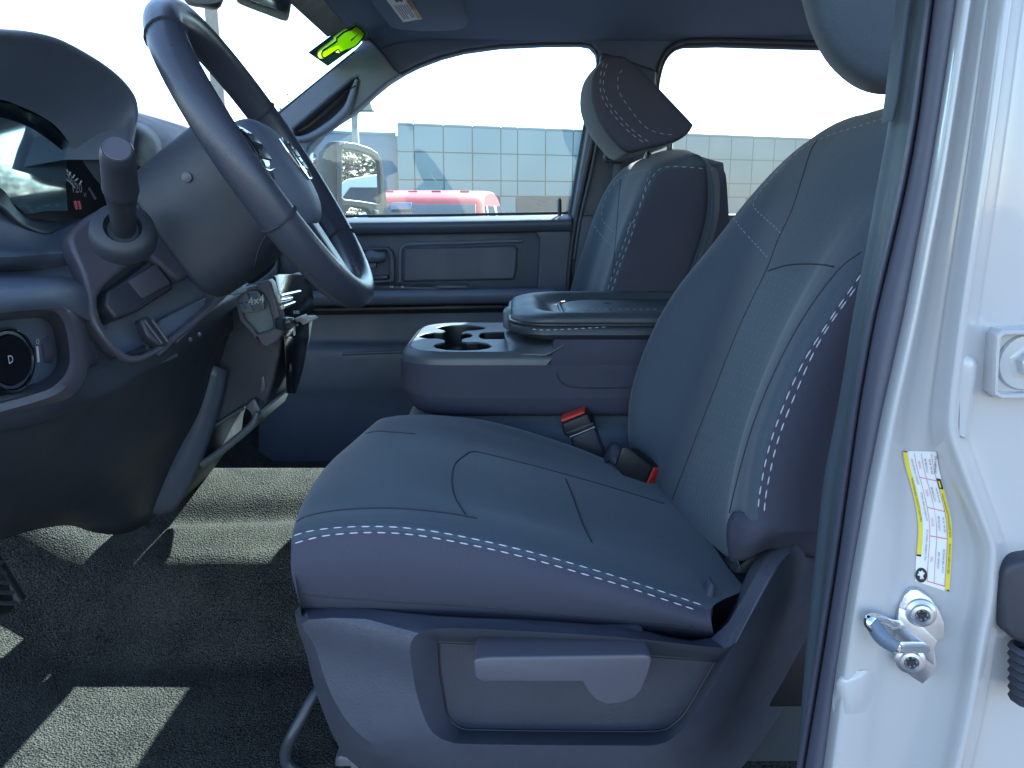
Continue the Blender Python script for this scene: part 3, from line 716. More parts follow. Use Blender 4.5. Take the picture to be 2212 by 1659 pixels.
prism('mirror_arm', [W(-.62, 2.42, -.25), W(-.54, 2.42, -.25), W(-.54, 2.42, -.12), W(-.62, 2.42, -.12)], (0, .3, .02), M['black'], sm, .01)
# ================================================================== SEATS
def row(pts, dflt=None): return [P(u, v, y) for u, v, y in pts]
def rowy(y, pts): return [P(p[0], p[1], p[2] if len(p) > 2 else y) for p in pts]
def footed(rs, k0):
    return [([r[0] + V((.03, 0, -.075))] + r if k >= k0 else [r[0] + V((.0, 0, -.01))] + r) for k, r in enumerate(rs)]
ds = thing('driver_seat', 'dark grey cloth driver seat with pale double stitching and side shield', 'car seat', P(1100, 1640, 1.05))
# ---- backrest: rows from the outboard side to the inboard side, each from the bottom up
BK = [
 rowy(.86, [(1960, 1130), (1960, 1040), (1975, 940), (2000, 800), (2040, 690), (2080, 590), (2130, 480), (2180, 390), (2210, 330)]),
 rowy(.815, [(1760, 1130), (1765, 1050), (1800, 940), (1855, 800), (1925, 690), (2000, 590), (2080, 480), (2140, 390), (2180, 320)]),
 rowy(.815, [(1637, 1130), (1641, 1050), (1665, 940), (1720, 800), (1788, 690), (1860, 590), (1945, 480), (2020, 390), (2080, 300)]),
 rowy(.85, [(1600, 1130), (1607, 1045), (1632, 925), (1687, 780), (1755, 660), (1825, 560), (1905, 450), (1985, 355), (2060, 270)]),
 rowy(.90, [(1575, 1135), (1583, 1040), (1612, 915), (1670, 765), (1738, 640), (1805, 535), (1880, 425), (1960, 325), (2040, 240)]),
 rowy(.955, [(1565, 1150), (1575, 1050), (1612, 910), (1668, 755), (1728, 625), (1790, 510), (1855, 395), (1935, 295), (2010, 222)]),
 rowy(1.08, [(1495, 1130), (1510, 1035), (1555, 890), (1610, 735), (1665, 600), (1720, 480), (1780, 365), (1850, 285), (1925, 232)]),
 rowy(1.21, [(1435, 1095), (1452, 1010), (1496, 880), (1550, 730), (1604, 600), (1655, 480), (1707, 375), (1770, 300), (1840, 255)]),
 rowy(1.265, [(1412, 1075), (1415, 985), (1440, 880), (1490, 730), (1548, 600), (1608, 490), (1672, 385), (1742, 308), (1815, 262)]),
 rowy(1.31, [(1425, 1070), (1378, 995), (1371, 870), (1410, 740), (1468, 630), (1545, 530), (1622, 430), (1700, 345), (1775, 288)]),
 rowy(1.34, [(1445, 1065), (1372, 1000), (1365, 870), (1402, 745), (1460, 635), (1538, 535), (1615, 437), (1695, 350), (1765, 298)]),
 rowy(1.365, [(1500, 1055), (1440, 990), (1425, 870), (1455, 760), (1510, 655), (1585, 555), (1660, 460), (1735, 375), (1800, 320)]),
 rowy(1.36, [(1640, 1030), (1590, 960), (1580, 860), (1610, 760), (1650, 665), (1715, 570), (1780, 480), (1850, 395), (1900, 340)]),
]
bk_o = [V(a) for a in [(0, 0, 0)]]
def top(rows_):
    # close the top over to the back: extra points so that the shoulder rounds off
    out = []
    for k, r in enumerate(rows_):
        d = V((.045, 0, .006)); e = V((.12, 0, -.02)); f = V((.16, 0, -.14))
        out.append(r + [r[-1] + d, r[-1] + e, r[-1] + f])
    return out
backrest = surf('backrest', footed(top(BK), 5), [M['fabric'], M['fabric2'], M['insert'], M['ribs']], ds, 5, 5, auto=80, uv=(1.2, .9),
    matf=lambda i, j: 1 if i < 2 else (3 if 3.4 <= i < 6.4 and 1.2 <= j < 5.2 else (2 if 3.4 <= i < 6.4 else 0)))
BB = bvh(backrest)
stitches('stitching', BB, [
    [(1862, 590), (1790, 695), (1724, 805), (1668, 945), (1643, 1055), (1637, 1110)],
    [(1848, 622), (1782, 718), (1740, 800), (1684, 940), (1658, 1050), (1650, 1112)]], M['thread'], backrest, .0105, .0032, .0007)
stitches('stitching', BB, [
    [(1922, 252), (1860, 272), (1800, 290), (1745, 315), (1700, 350), (1655, 400), (1632, 430), (1628, 445), (1640, 460), (1665, 482), (1688, 505)],
    [(1586, 472), (1600, 492), (1625, 520), (1662, 560)]], M['thread_d'], backrest, .008, .004, .0007)
seam('insert_seam', BB, [
    [(1660, 585), (1700, 573), (1740, 570), (1780, 572), (1806, 578)],
    [(1765, 303), (1750, 330), (1712, 450), (1680, 520), (1655, 585), (1600, 700), (1540, 850), (1475, 1020), (1450, 1085)],
    [(1860, 545), (1810, 585), (1740, 680), (1680, 790), (1630, 910), (1600, 1010), (1575, 1110)]], M['seam'], backrest, .0011)
flap = surf('lower_flap', [[P(u, v, y) for u, v, y in L] for L in (
    [(1590, 1108, .86), (1640, 1112, .822), (1700, 1116, .82), (1765, 1118, .83), (1900, 1120, .85)],
    [(1577, 1130, .86), (1632, 1134, .818), (1700, 1138, .815), (1765, 1140, .825), (1900, 1140, .85)],
    [(1576, 1170, .87), (1618, 1170, .825), (1680, 1155, .82), (1760, 1160, .83), (1900, 1170, .86)],
    [(1582, 1212, .89), (1610, 1205, .85), (1670, 1180, .84), (1760, 1200, .85), (1900, 1200, .88)])], M['fabric2'], ds, 4, 4, solid=.004)
# ---- headrest
def scaled(pts, c, k, y): return [P(c[0] + (u - c[0]) * k, c[1] + (v - c[1]) * k, y) for u, v in pts]
HR = [(1728, -60), (1740, 20), (1762, 85), (1795, 140), (1845, 183), (1900, 200), (1960, 192), (2010, 150), (2030, 60), (2010, -80), (1950, -170), (1850, -190), (1760, -150)]
hc = (1890, 0)
heads = surf('headrest', [scaled(HR, hc, k, y) for k, y in ((.55, .925), (.86, .94), (1.0, .98), (1.02, 1.03), (.99, 1.09), (.92, 1.15), (.82, 1.19), (.5, 1.21))], M['fabric'], ds, 4, 4, cu=True, caps=True)
for u in (1950, 1975):
    tube('headrest_post', [P(u, 160, 1.05 + (u - 1950) * .004), P(u + 6, 280, 1.05 + (u - 1950) * .004)], .006, M['chrome'], ds, sm=0)
# ---- cushion
def fr_(r, dv=130, du=18, dy=0):  # add the drop of the front edge
    a = r[0]; return [(a[0] + du, a[1] + dv, a[2]), (a[0] + 2, a[1] + dv * .45, a[2])] + r
def cy(y, L): return [(u, v, y) for u, v in L]
CU = [
 cy(.86, [(668, 1380), (660, 1350), (660, 1330), (720, 1335), (860, 1345), (1000, 1352), (1200, 1366), (1400, 1376), (1525, 1384), (1560, 1392)]),
 cy(.826, [(652, 1330), (648, 1310), (650, 1296), (710, 1306), (850, 1318), (1000, 1326), (1200, 1341), (1400, 1356), (1524, 1372), (1545, 1376)]),
 cy(.806, [(640, 1262), (634, 1248), (633, 1235), (690, 1232), (850, 1235), (1000, 1245), (1200, 1275), (1400, 1318), (1522, 1350), (1538, 1352)]),
 cy(.815, [(634, 1205), (631, 1188), (633, 1172), (700, 1153), (840, 1146), (960, 1160), (1150, 1202), (1340, 1258), (1518, 1314), (1536, 1316)]),
 cy(.835, [(642, 1170), (634, 1155), (638, 1140), (705, 1124), (840, 1118), (960, 1132), (1150, 1172), (1340, 1230), (1530, 1288), (1560, 1296)]),
 cy(.875, [(652, 1150), (642, 1130), (650, 1108), (715, 1094), (845, 1090), (970, 1104), (1160, 1146), (1350, 1204), (1545, 1262), (1600, 1278)]),
 cy(.945, [(672, 1130), (660, 1095), (672, 1058), (735, 1042), (850, 1042), (980, 1066), (1180, 1120), (1370, 1172), (1555, 1222), (1640, 1245)]),
 cy(1.06, [(714, 1085), (698, 1045), (712, 1000), (780, 980), (880, 980), (1000, 1000), (1190, 1050), (1370, 1104), (1520, 1150), (1620, 1175)]),
 cy(1.18, [(762, 1050), (748, 1000), (762, 955), (815, 935), (900, 936), (1000, 955), (1190, 1005), (1350, 1050), (1470, 1090), (1560, 1110)]),
 cy(1.255, [(790, 1035), (778, 980), (795, 927), (835, 908), (905, 905), (1000, 920), (1180, 968), (1330, 1014), (1440, 1052), (1520, 1075)]),
 cy(1.31, [(815, 1020), (802, 960), (818, 912), (850, 900), (905, 896), (980, 900), (1090, 918), (1260, 972), (1410, 1040), (1500, 1060)]),
 cy(1.345, [(840, 1030), (828, 980), (840, 935), (868, 915), (915, 910), (985, 915), (1095, 935), (1260, 990), (1410, 1055), (1500, 1075)]),
 cy(1.36, [(850, 1080), (840, 1050), (850, 1010), (880, 990), (930, 985), (1000, 990), (1100, 1010), (1260, 1060), (1410, 1110), (1500, 1130)]),
]
cushion = surf('cushion', [row(r) for r in CU], [M['fabric'], M['fabric2'], M['insert']], ds, 5, 5, auto=80,
    matf=lambda i, j: 1 if i < 3 else (2 if 6 <= i < 9 and j > 5 else 0))
CB = bvh(cushion)
stitches('stitching', CB, [
    [(634, 1158), (660, 1150), (700, 1143), (770, 1138), (840, 1138), (900, 1143), (960, 1152), (1050, 1170), (1150, 1194), (1250, 1222), (1340, 1249), (1440, 1282), (1517, 1308)],
    [(636, 1174), (664, 1166), (704, 1157), (770, 1151), (840, 1151), (900, 1156), (960, 1166), (1050, 1184), (1150, 1208), (1250, 1237), (1340, 1264), (1440, 1297), (1515, 1322)]], M['thread'], cushion, .0105, .0032, .0007)
seam('cushion_seam', CB, [
    [(640, 1128), (662, 1116), (720, 1104), (790, 1099), (860, 1099), (960, 1108), (1030, 1120)],
    [(1006, 1112), (985, 1078), (976, 1040), (982, 1005), (1003, 985), (1024, 976), (1080, 988), (1150, 1006), (1240, 1030), (1350, 1062), (1440, 1090)],
    [(1222, 1035), (1240, 1080), (1258, 1130), (1280, 1175)],
    [(655, 1282), (720, 1290), (860, 1300), (1000, 1308), (1200, 1326), (1400, 1342), (1500, 1352)],
    [(790, 937), (815, 932), (850, 934), (900, 938)]], M['seam'], cushion, .0011)
# corner tab of the cushion cover
prism('cover_tab', [P(*q, .835) for q in [(1522, 1300), (1535, 1262), (1545, 1262), (1540, 1330), (1530, 1378), (1510, 1374)]], (0, .02, 0), M['fabric2'], ds, .006, 3)
# ---- side shield: rings from the outside towards the recess
def ring(ys, L): return [P(u, v, y) for (u, v), y in zip(L, ys if isinstance(ys, list) else [ys] * len(L))]
O1 = [(655, 1308), (760, 1322), (945, 1332), (1140, 1341), (1340, 1356), (1535, 1378), (1602, 1262), (1650, 1192), (1700, 1163), (1790, 1152), (1790, 1290), (1690, 1440), (1560, 1600), (1430, 1720), (1000, 1700), (860, 1652), (760, 1606), (700, 1520), (664, 1400)]
O2 = [(652, 1325), (750, 1345), (940, 1346), (1140, 1354), (1345, 1369), (1545, 1388), (1622, 1262), (1668, 1205), (1710, 1180), (1775, 1172), (1740, 1290), (1640, 1440), (1520, 1590), (1400, 1690), (1000, 1680), (866, 1640), (770, 1595), (708, 1512), (670, 1400)]
O3 = [(690, 1372), (770, 1380), (942, 1356), (1140, 1362), (1345, 1376), (1562, 1398), (1600, 1360), (1630, 1300), (1650, 1260), (1640, 1330), (1590, 1400), (1545, 1490), (1495, 1560), (1440, 1612), (1010, 1612), (962, 1608), (925, 1588), (900, 1530), (884, 1390)]
O4 = [(700, 1376), (780, 1386), (946, 1366), (1140, 1368), (1345, 1381), (1566, 1404), (1585, 1380), (1600, 1360), (1600, 1370), (1580, 1400), (1560, 1425), (1520, 1500), (1475, 1560), (1437, 1604), (1012, 1604), (968, 1600), (935, 1582), (908, 1528), (890, 1390)]
O5 = [(943, 1372), (944, 1376), (948, 1384), (1140, 1396), (1345, 1412), (1546, 1428), (1545, 1429), (1543, 1432), (1540, 1436), (1536, 1442), (1525, 1462), (1484, 1533), (1455, 1562), (1430, 1579), (1014, 1576), (984, 1566), (966, 1542), (955, 1470), (947, 1395)]
N = len(O1)
y1 = [.86, .86, .85, .85, .85, .85, .87, .88, .88, .86, .87, .87, .87, .86, .83, .83, .85, .87, .88]
y2 = [.85, .815, .80, .80, .80, .80, .83, .84, .84, .82, .83, .84, .84, .83, .81, .81, .82, .84, .865]
y3 = [.83, .797, .777, .777, .778, .78, .785, .80, .81, .81, .80, .79, .785, .782, .78, .78, .78, .782, .785]
y4 = [.81, .79, .775, .776, .777, .78, .784, .79, .79, .79, .785, .783, .782, .78, .778, .778, .778, .778, .779]
# keep the recess a ring of its own so that the chamfer stays crisp
shield_verts = []; rings = [ring(y1, O1), ring(y2, O2), ring(y3, O3)]
def densify(r, n=4):
    return crom(r, n, True)
A_ = [(943, 1358), (1140, 1364), (1345, 1377), (1565, 1400), (1590, 1388), (1562, 1440), (1510, 1530), (1470, 1580), (1425, 1608), (1330, 1611), (1010, 1608), (965, 1602), (930, 1580), (908, 1530), (893, 1470), (887, 1389)]
B_ = [(947, 1386), (1140, 1396), (1345, 1412), (1543, 1427), (1546, 1429), (1536, 1444), (1484, 1533), (1458, 1562), (1425, 1578), (1330, 1580), (1014, 1576), (984, 1566), (966, 1542), (958, 1500), (950, 1450), (947, 1389)]
X_ = [(943, 1332), (1140, 1341), (1345, 1356), (1537, 1379), (1660, 1200), (1740, 1165), (1720, 1320), (1560, 1590), (1450, 1690), (1330, 1700), (1000, 1690), (850, 1646), (760, 1600), (705, 1515), (668, 1400), (656, 1310)]
Xb = [(943, 1326), (1140, 1335), (1345, 1350), (1535, 1372), (1640, 1196), (1755, 1146), (1800, 1320), (1640, 1610), (1500, 1740), (1330, 1740), (1000, 1740), (850, 1690), (752, 1640), (697, 1535), (664, 1420), (656, 1300)]
Xc = [(942, 1345), (1140, 1353), (1345, 1367), (1550, 1389), (1675, 1228), (1712, 1200), (1690, 1330), (1545, 1570), (1445, 1665), (1330, 1672), (1000, 1664), (860, 1632), (775, 1585), (718, 1505), (682, 1400), (668, 1338)]
def lin(rs, n, skip=()):
    out = []
    for a in rs: out.append(crom(a, 4, True))
    return out
def bridge(name, loops, m, parent, auto=28, close=False):
    nn = len(loops[0]); verts = [p for l_ in loops for p in l_]; faces = []
    for i in range(len(loops) - 1):
        for j in range(nn):
            j2 = (j + 1) % nn; faces.append((i * nn + j, i * nn + j2, (i + 1) * nn + j2, (i + 1) * nn + j))
    return mk(name, verts, faces, m, parent, True, None, auto)
def yl(y, L): return [P(u, v, y if not isinstance(y, list) else y[i]) for i, (u, v) in enumerate(L)]
yXb = [.86, .86, .86, .87, .89, .90, .92, .92, .88, .87, .87, .87, .88, .90, .91, .89]
yX = [.805, .803, .803, .806, .835, .845, .85, .84, .82, .815, .815, .815, .825, .845, .86, .845]
yXc = [.792, .790, .790, .793, .808, .815, .82, .81, .80, .795, .795, .795, .797, .808, .82, .808]
L_ = [crom(yl(yXb, Xb), 4, True), crom(yl(yX, X_), 4, True), crom(yl(yXc, Xc), 4, True)]
def chord(L, y):  # straight between control points except around the rounded corner
    return crom(yl(y, L), 4, True)
yA = [.776, .777, .778, .781, .783, .783, .783, .782, .781, .780, .780, .780, .780, .780, .780, .779]
shield = bridge('side_shield', L_ + [chord(A_, yA), chord([(u * .97 + b_[0] * .03, v * .97 + b_[1] * .03) for (u, v), b_ in zip(A_, B_)], [y + .0005 for y in yA]), chord(B_, .820), chord(B_, .832)], M['shieldplastic'], ds, 24)
panel = mk('access_panel', crom([P(u, v, .821) for u, v in [(a + (1240 - a) * .004, b_ + (1490 - b_) * .008) for a, b_ in B_]], 4, True), [tuple(range(len(B_) * 4))], M['panelplastic'], shield)
tube('gap_shadow', [p for p in crom([P(u, v, .8195) for u, v in B_], 3, True)] + [P(*B_[0], .8195)], .0015, M['black'], shield, 6, sm=0)  # black tube standing in for the shadow around the inset panel
LV = [(1022, 1430), (1030, 1423), (1060, 1420), (1395, 1415), (1406, 1418), (1409, 1428), (1402, 1455), (1388, 1492), (1372, 1510), (1345, 1521), (1312, 1524), (1288, 1515), (1272, 1498), (1258, 1474), (1040, 1474), (1026, 1466)]
lever = prism('recline_lever', [P(u, v, .754) for u, v in LV], (.001, .068, -.001), M['lightplastic'], shield, .006, 3)
shb = bvh(shield)
box('seat_filler', W(.16, 1.08, -.545), (.24, 0, 0), (0, .19, 0), (0, 0, .085), M['black'], ds, .01)  # dark box added to close the light leak under the seat
prism('gap_filler', [P(*q, .93) for q in [(1596, 1222), (1650, 1180), (1990, 1150), (1990, 1420), (1540, 1400), (1545, 1290)]], (0, .05, 0), M['black'], ds, .01)  # black sheet added over the bright gap below the backrest
# ---- parts under the seat
bs = thing('seat_harness', 'dark cable looping out from under the driver seat to the carpet', 'cable', P(650, 1640, .95))
tube('cable_sleeve', [P(u, v, y) for u, v, y in [(760, 1470, .98), (722, 1478, .96), (694, 1486, .95), (674, 1510, .94), (655, 1545, .93), (630, 1590, .92), (617, 1625, .92), (625, 1655, .92), (680, 1690, .92)]], .008, M['smooth'], bs)
pass
tr = thing('seat_track', 'grey metal seat track under the front of the driver seat', 'seat track', P(760, 1650, .95))
prism('rail', [P(*q, .93) for q in [(722, 1640), (735, 1632), (860, 1668), (1100, 1690), (1100, 1760), (722, 1760)]], (0, .05, 0), M['lightplastic'], tr, .006)
prism('bracket', [P(*q, .925) for q in [(757, 1636), (775, 1640), (775, 1680), (757, 1680)]], (0, .01, 0), M['steel'], tr, .002)
# ================================================================== PASSENGER SEAT
ps_ = thing('passenger_seat', 'dark grey cloth passenger seat with tilted headrest and pale stitching', 'car seat', P(1400, 1000, 1.98))
PB = [
 rowy(1.86, [(1545, 800), (1560, 650), (1575, 520), (1572, 430), (1568, 380), (1560, 360), (1560, 352)]),
 rowy(1.80, [(1400, 800), (1440, 650), (1485, 520), (1510, 430), (1520, 385), (1526, 362), (1530, 354)]),
 rowy(1.79, [(1268, 800), (1322, 640), (1366, 510), (1402, 415), (1420, 380), (1440, 366), (1470, 360)]),
 rowy(1.81, [(1250, 800), (1302, 640), (1342, 510), (1384, 412), (1404, 372), (1430, 354), (1466, 344)]),
 rowy(1.85, [(1244, 800), (1296, 640), (1336, 510), (1372, 416), (1396, 366), (1424, 344), (1462, 334)]),
 rowy(1.92, [(1250, 800), (1292, 640), (1330, 510), (1362, 420), (1386, 362), (1415, 336), (1455, 325)]),
 rowy(2.0, [(1240, 800), (1278, 640), (1318, 510), (1350, 415), (1375, 358), (1408, 334), (1450, 323)]),
 rowy(2.1, [(1222, 800), (1262, 640), (1300, 515), (1334, 415), (1362, 362), (1398, 338), (1440, 328)]),
 rowy(2.16, [(1200, 800), (1238, 640), (1272, 525), (1308, 420), (1345, 366), (1385, 345), (1430, 335)]),
 rowy(2.20, [(1192, 800), (1232, 640), (1262, 540), (1296, 440), (1334, 380), (1376, 356), (1425, 345)]),
 rowy(2.22, [(1260, 800), (1290, 640), (1310, 540), (1330, 440), (1360, 390), (1395, 365), (1430, 352)]),
]
def ptop(rs):
    out = []
    for k, r in enumerate(rs):
        w_ = 1 - abs(k - 5) / 6
        e = P(1505 - (k - 1) * 4, 326 + 14 * (1 - w_), (r[-1] - CAM).y)
        f_ = P(1540 - k * 7, 350 + 10 * (1 - w_), (r[-1] - CAM).y); g_ = P(1553 - k * 8, 420, (r[-1] - CAM).y); h_ = P(1546 - k * 9, 500, (r[-1] - CAM).y); i_ = P(1490 - k * 9, 660, (r[-1] - CAM).y)
        if k == 0: out.append(r + [P(1562, 352, 1.86), P(1564, 372, 1.865), P(1562, 420, 1.87), P(1553, 500, 1.87), P(1510, 660, 1.87)])
        else: out.append(r + [e, f_, g_, h_, i_])
    return out
pback = surf('backrest', ptop(PB), [M['fabric'], M['fabric2'], M['insert']], ps_, 4, 5, auto=80, matf=lambda i, j: 1 if i < 2 and j < 5.6 else (2 if 5 <= i < 8 and j < 4 else 0))
PBB = bvh(pback)
stitches('stitching', PBB, [
    [(1540, 367), (1500, 362), (1460, 360), (1430, 363), (1415, 375), (1400, 400), (1385, 440), (1368, 480), (1352, 500)],
    [(1372, 482), (1360, 520), (1340, 570), (1320, 634)], [(1364, 478), (1352, 515), (1332, 570), (1310, 634)],
    [(1330, 392), (1355, 378), (1402, 366), (1404, 372), (1390, 420), (1378, 455)],
    [(1330, 392), (1310, 425), (1300, 460), (1304, 480), (1328, 502)],
    [(1285, 488), (1292, 500), (1326, 536)]], M['thread_d'], pback, .011, .005, .0009)
seam('insert_seam', PBB, [[(1341, 388), (1336, 440), (1330, 520), (1322, 600)]], M['seam'], pback, .0013)
PH = [(1325, 124), (1352, 130), (1392, 165), (1442, 217), (1490, 268), (1492, 276), (1476, 296), (1440, 312), (1398, 322), (1352, 330), (1318, 300), (1292, 262), (1276, 215), (1280, 165), (1300, 135)]
def pscale(k, y, dx=0, dv=0):
    c = (1385, 240); q = []
    for u, v in PH:
        a, b_ = c[0] + (u - c[0]) * k, c[1] + (v - c[1]) * k
        q.append(P(1106 + (a + dx - 1106) * 1.90 / y, 443 + (b_ + dv - 443) * 1.90 / y, y))
    return q
phead = surf('headrest', [pscale(.8, 1.868), pscale(.965, 1.874), pscale(1.0, 1.89), pscale(1.02, 1.93, -4, 2), pscale(1.03, 2.0, -8, 5), pscale(1.03, 2.06, -7, 5), pscale(1.0, 2.11, -2, 0), pscale(.9, 2.14), pscale(.6, 2.15)], [M['fabric'], M['fabric2']], ps_, 4, 4, cu=True, caps=True, auto=50, matf=lambda i, j: 1 if i < 2 else 0)
phb = bvh(phead)
stitches('stitching', phb, [
    [(1304, 135), (1297, 165), (1298, 200), (1312, 230), (1335, 260), (1365, 290), (1400, 314)],
    [(1312, 137), (1304, 165), (1305, 197), (1318, 225), (1340, 254), (1370, 284), (1406, 310)],
    [(1345, 150), (1335, 165), (1336, 195), (1350, 220), (1372, 250), (1395, 275), (1425, 288), (1470, 292)]], M['thread_d'], phead, .010, .005, .0007)
for u, v in ((1398, 322), (1448, 315)):
    tube('headrest_post', [P(u, v - 20, 1.95), P(u - 2, v + 20, 1.96)], .007, M['chrome'], ps_, sm=0)
box('seat_cushion', P(1180, 950, 2.0), (.26, 0, 0), (0, .2, 0), (0, 0, .07), M['fabric'], ps_, .04, 4)
# ================================================================== CENTRE SEAT AND CONSOLE
cs = thing('center_console', 'fold down center console with cup holder tray and black leather armrest', 'console', P(1150, 1000, 1.58))
NY, FY = 1.405, 1.80
zt = P(1040, 760, NY + .012).z            # tray top height
T = lambda u, v, d=0: PZ(u, v, zt + d)
BL = [(1400, 905, NY + .01), (1210, 910, NY), (1047, 899, NY), (965, 889, NY), (912, 873, NY + .01), (884, 852, NY + .03), (872, 828, NY + .06)]
def bodyrow(dv, sc):  # outline in plan at a given height; left end rounds towards the far side
    return None
def plan(z, xf, y0, y1, r, xr, n=6, e=2.6):
    """rounded front outline in plan at height z: near rear -> front -> far rear"""
    out = [V((xr, y0, z)), V(((xr + xf) / 2 + .05, y0, z)), V((xf + r + .02, y0, z))]
    for k in range(n + 1):
        a = math.pi / 2 * k / n
        out.append(V((xf + r - r * math.sin(a) ** (2 / e), y0 + r - r * math.cos(a) ** (2 / e) * 1.0, z)))
    for k in range(n + 1):
        a = math.pi / 2 * k / n
        out.append(V((xf + r - r * math.cos(a) ** (2 / e), y1 - r + r * math.sin(a) ** (2 / e), z)))
    out += [V((xf + r + .02, y1, z)), V(((xr + xf) / 2 + .05, y1, z)), V((xr, y1, z))]
    return out
def zat(u, v, y=NY): return P(u, v, y).z
xfr = P(866, 800, NY + .09).x
XR = .36
zb = zat(1210, 909); zs = zat(1020, 790)
body = surf('console_body', [plan(zb + .002, xfr + .06, NY + .03, FY - .03, .07, XR), plan(zb + .012, xfr + .025, NY + .008, FY - .01, .09, XR), plan(zb + .04, xfr + .008, NY, FY, .10, XR), plan((zb + zs) / 2, xfr, NY, FY, .10, XR), plan(zs - .02, xfr + .001, NY, FY, .10, XR), plan(zs, xfr + .002, NY, FY, .10, XR), plan(zs + .003, xfr + .006, NY + .004, FY - .004, .10, XR)], M['fabric2'], cs, 4, 2, auto=60)
zlid = zat(1300, 742)
prism('body_upper', [V((P(1186, 756, NY).x, NY + .001, zs - .004)), V((XR, NY + .001, zs - .004)), V((XR, NY + .001, zlid + .01)), V((P(1196, 745, NY).x, NY + .001, zlid + .01))], (0, FY - NY - .002, 0), M['fabric2'], cs, .006, 2)
bb = bvh(body)
seam('body_seam', bb, [[(1203, 805), (1208, 820), (1222, 832), (1245, 837), (1300, 838), (1362, 837)]], M['seam'], cs, .0013)
# tray: side skirt + top with the cup holder cut out
xt1 = P(1180, 770, NY).x
skirt = surf('tray_skirt', [plan(zs + .001, xfr + .004, NY - .001, FY + .001, .10, xt1 + .0), plan((zs + zt) / 2, xfr + .006, NY + .0005, FY - .0005, .10, xt1 + .01), plan(zt - .006, xfr + .010, NY + .005, FY - .005, .10, xt1 + .02), plan(zt, xfr + .018, NY + .012, FY - .012, .10, xt1 + .025)], M['tray'], cs, 3, 2, auto=50)
z6 = lambda L: [(855.9 + a * .2728, 620 + b_ * .2728) for a, b_ in L]
CUPS = z6([(172, 388), (225, 368), (300, 360), (365, 362), (392, 350), (378, 342), (330, 328), (322, 320), (370, 308), (440, 302), (520, 300), (620, 305), (690, 314), (708, 324), (690, 334), (620, 342), (560, 346), (525, 356), (512, 372), (560, 362), (590, 368), (603, 383), (585, 398), (545, 404), (520, 412), (516, 428), (560, 437), (640, 434), (720, 446), (757, 466), (730, 486), (650, 498), (525, 503), (400, 498), (320, 484), (293, 465), (310, 452), (360, 443), (388, 434), (385, 420), (340, 408), (260, 408), (195, 400)])
SLOT = z6([(655, 385), (668, 366), (700, 358), (900, 352), (900, 412), (700, 412), (668, 404)])
topo = plan(zt, xfr + .018, NY + .012, FY - .012, .10, xt1 + .06)
cups = [T(*q) for q in CUPS]; slot = [T(*q) for q in SLOT]
tray = plate('tray_top', [topo, cups, slot], M['tray'], cs, .006, .002)
def well(name, L, d, m):
    cen_ = sum(L, V((0, 0, 0))) / len(L)
    lo = [cen_ + (p - cen_) * .97 + V((0, 0, -d)) for p in L]
    nn = len(L); return mk(name, [p + V((0, 0, -.003)) for p in L] + lo, [(i, (i + 1) % nn, nn + (i + 1) % nn, nn + i) for i in range(nn)] + [tuple(range(nn, 2 * nn))], m, cs, True, None, 40)
well('cup_holder', cups, .075, M['black']); well('coin_slot', slot, .03, M['black'])
c0 = T(1000, 752); lathe('cup_liner', T(984, 752) + V((.0, .05, -.07)), (0, 0, 1), [(0, .040), (.055, .043), (.056, .040), (.002, .037)], M['black'], cs, 24)
# raised rear of the tray sloping up to the armrest
surf('tray_ramp', [[P(u, v, y) for u, v, y in L] for L in (
    [(1085, 765, NY + .012), (1150, 766, NY + .004), (1178, 768, NY - .001), (1215, 745, NY - .001)],
    [(1095, 757, NY + .03), (1140, 752, NY + .02), (1180, 748, NY + .012), (1230, 738, NY + .012)],
    [(1094, 746, NY + .06), (1120, 740, NY + .05), (1165, 738, NY + .05), (1230, 730, NY + .05)],
    [(1090, 728, NY + .11), (1110, 726, NY + .10), (1160, 726, NY + .10), (1230, 720, NY + .1)],
    [(1088, 712, NY + .2), (1110, 710, NY + .2), (1160, 710, NY + .20), (1230, 706, NY + .2)])], M['tray'], cs, 4, 4, solid=.004)
# armrest lid: stacked outlines
za, zm, zc_, zd = zat(1250, 741), zat(1250, 703), zat(1250, 690), P(1250, 640, FY).z
xa = P(1098, 715, NY + .05).x
def lid(z, dx, i, r=.075): return plan(z, xa + dx, NY - .006 + i, FY + .006 - i, r, XR + .1, e=2.2)
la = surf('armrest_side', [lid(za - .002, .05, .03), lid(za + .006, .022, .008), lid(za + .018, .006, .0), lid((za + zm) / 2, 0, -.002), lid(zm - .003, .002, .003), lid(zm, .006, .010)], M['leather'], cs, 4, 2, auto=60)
lb = surf('armrest_top', [lid(zm - .001, .004, .010), lid(zm + .006, .006, .007), lid(zm + .014, .014, .010), lid(zc_ + .010, .05, .03), lid(zd - .006, .085, .055), lid(zd - .005, .108, .067)], M['leather_sheen'], cs, 4, 2, auto=60)
pad = surf('armrest_pad', [lid(zd - .007, .11, .066), lid(zd - .004, .112, .068), lid(zd, .12, .074), lid(zd + .0015, .16, .11), lid(zd + .002, .2, .19)], M['leather_sheen'], cs, 4, 2, auto=60)
prism('pad_core', lid(zd + .0018, .2, .188), (0, 0, -.004), M['leather_sheen'], pad, 0)
lbb = bvh(la, lb, pad)
stitches('stitching', lbb, [[(1150, 711), (1180, 713), (1250, 710), (1330, 705), (1410, 698)], [(1215, 669), (1260, 669), (1340, 669), (1425, 669)]], M['thread'], la, .0055, .003, .0008)
tube('piping', [p + V((0, -.002, .001)) for p in lid(zm, .003, .006)], .0035, M['leather'], la, 8, sm=2)
tube('piping', [p + V((0, 0, .001)) for p in lid(zd - .004, .106, .064)], .003, M['leather'], pad, 8, sm=2)
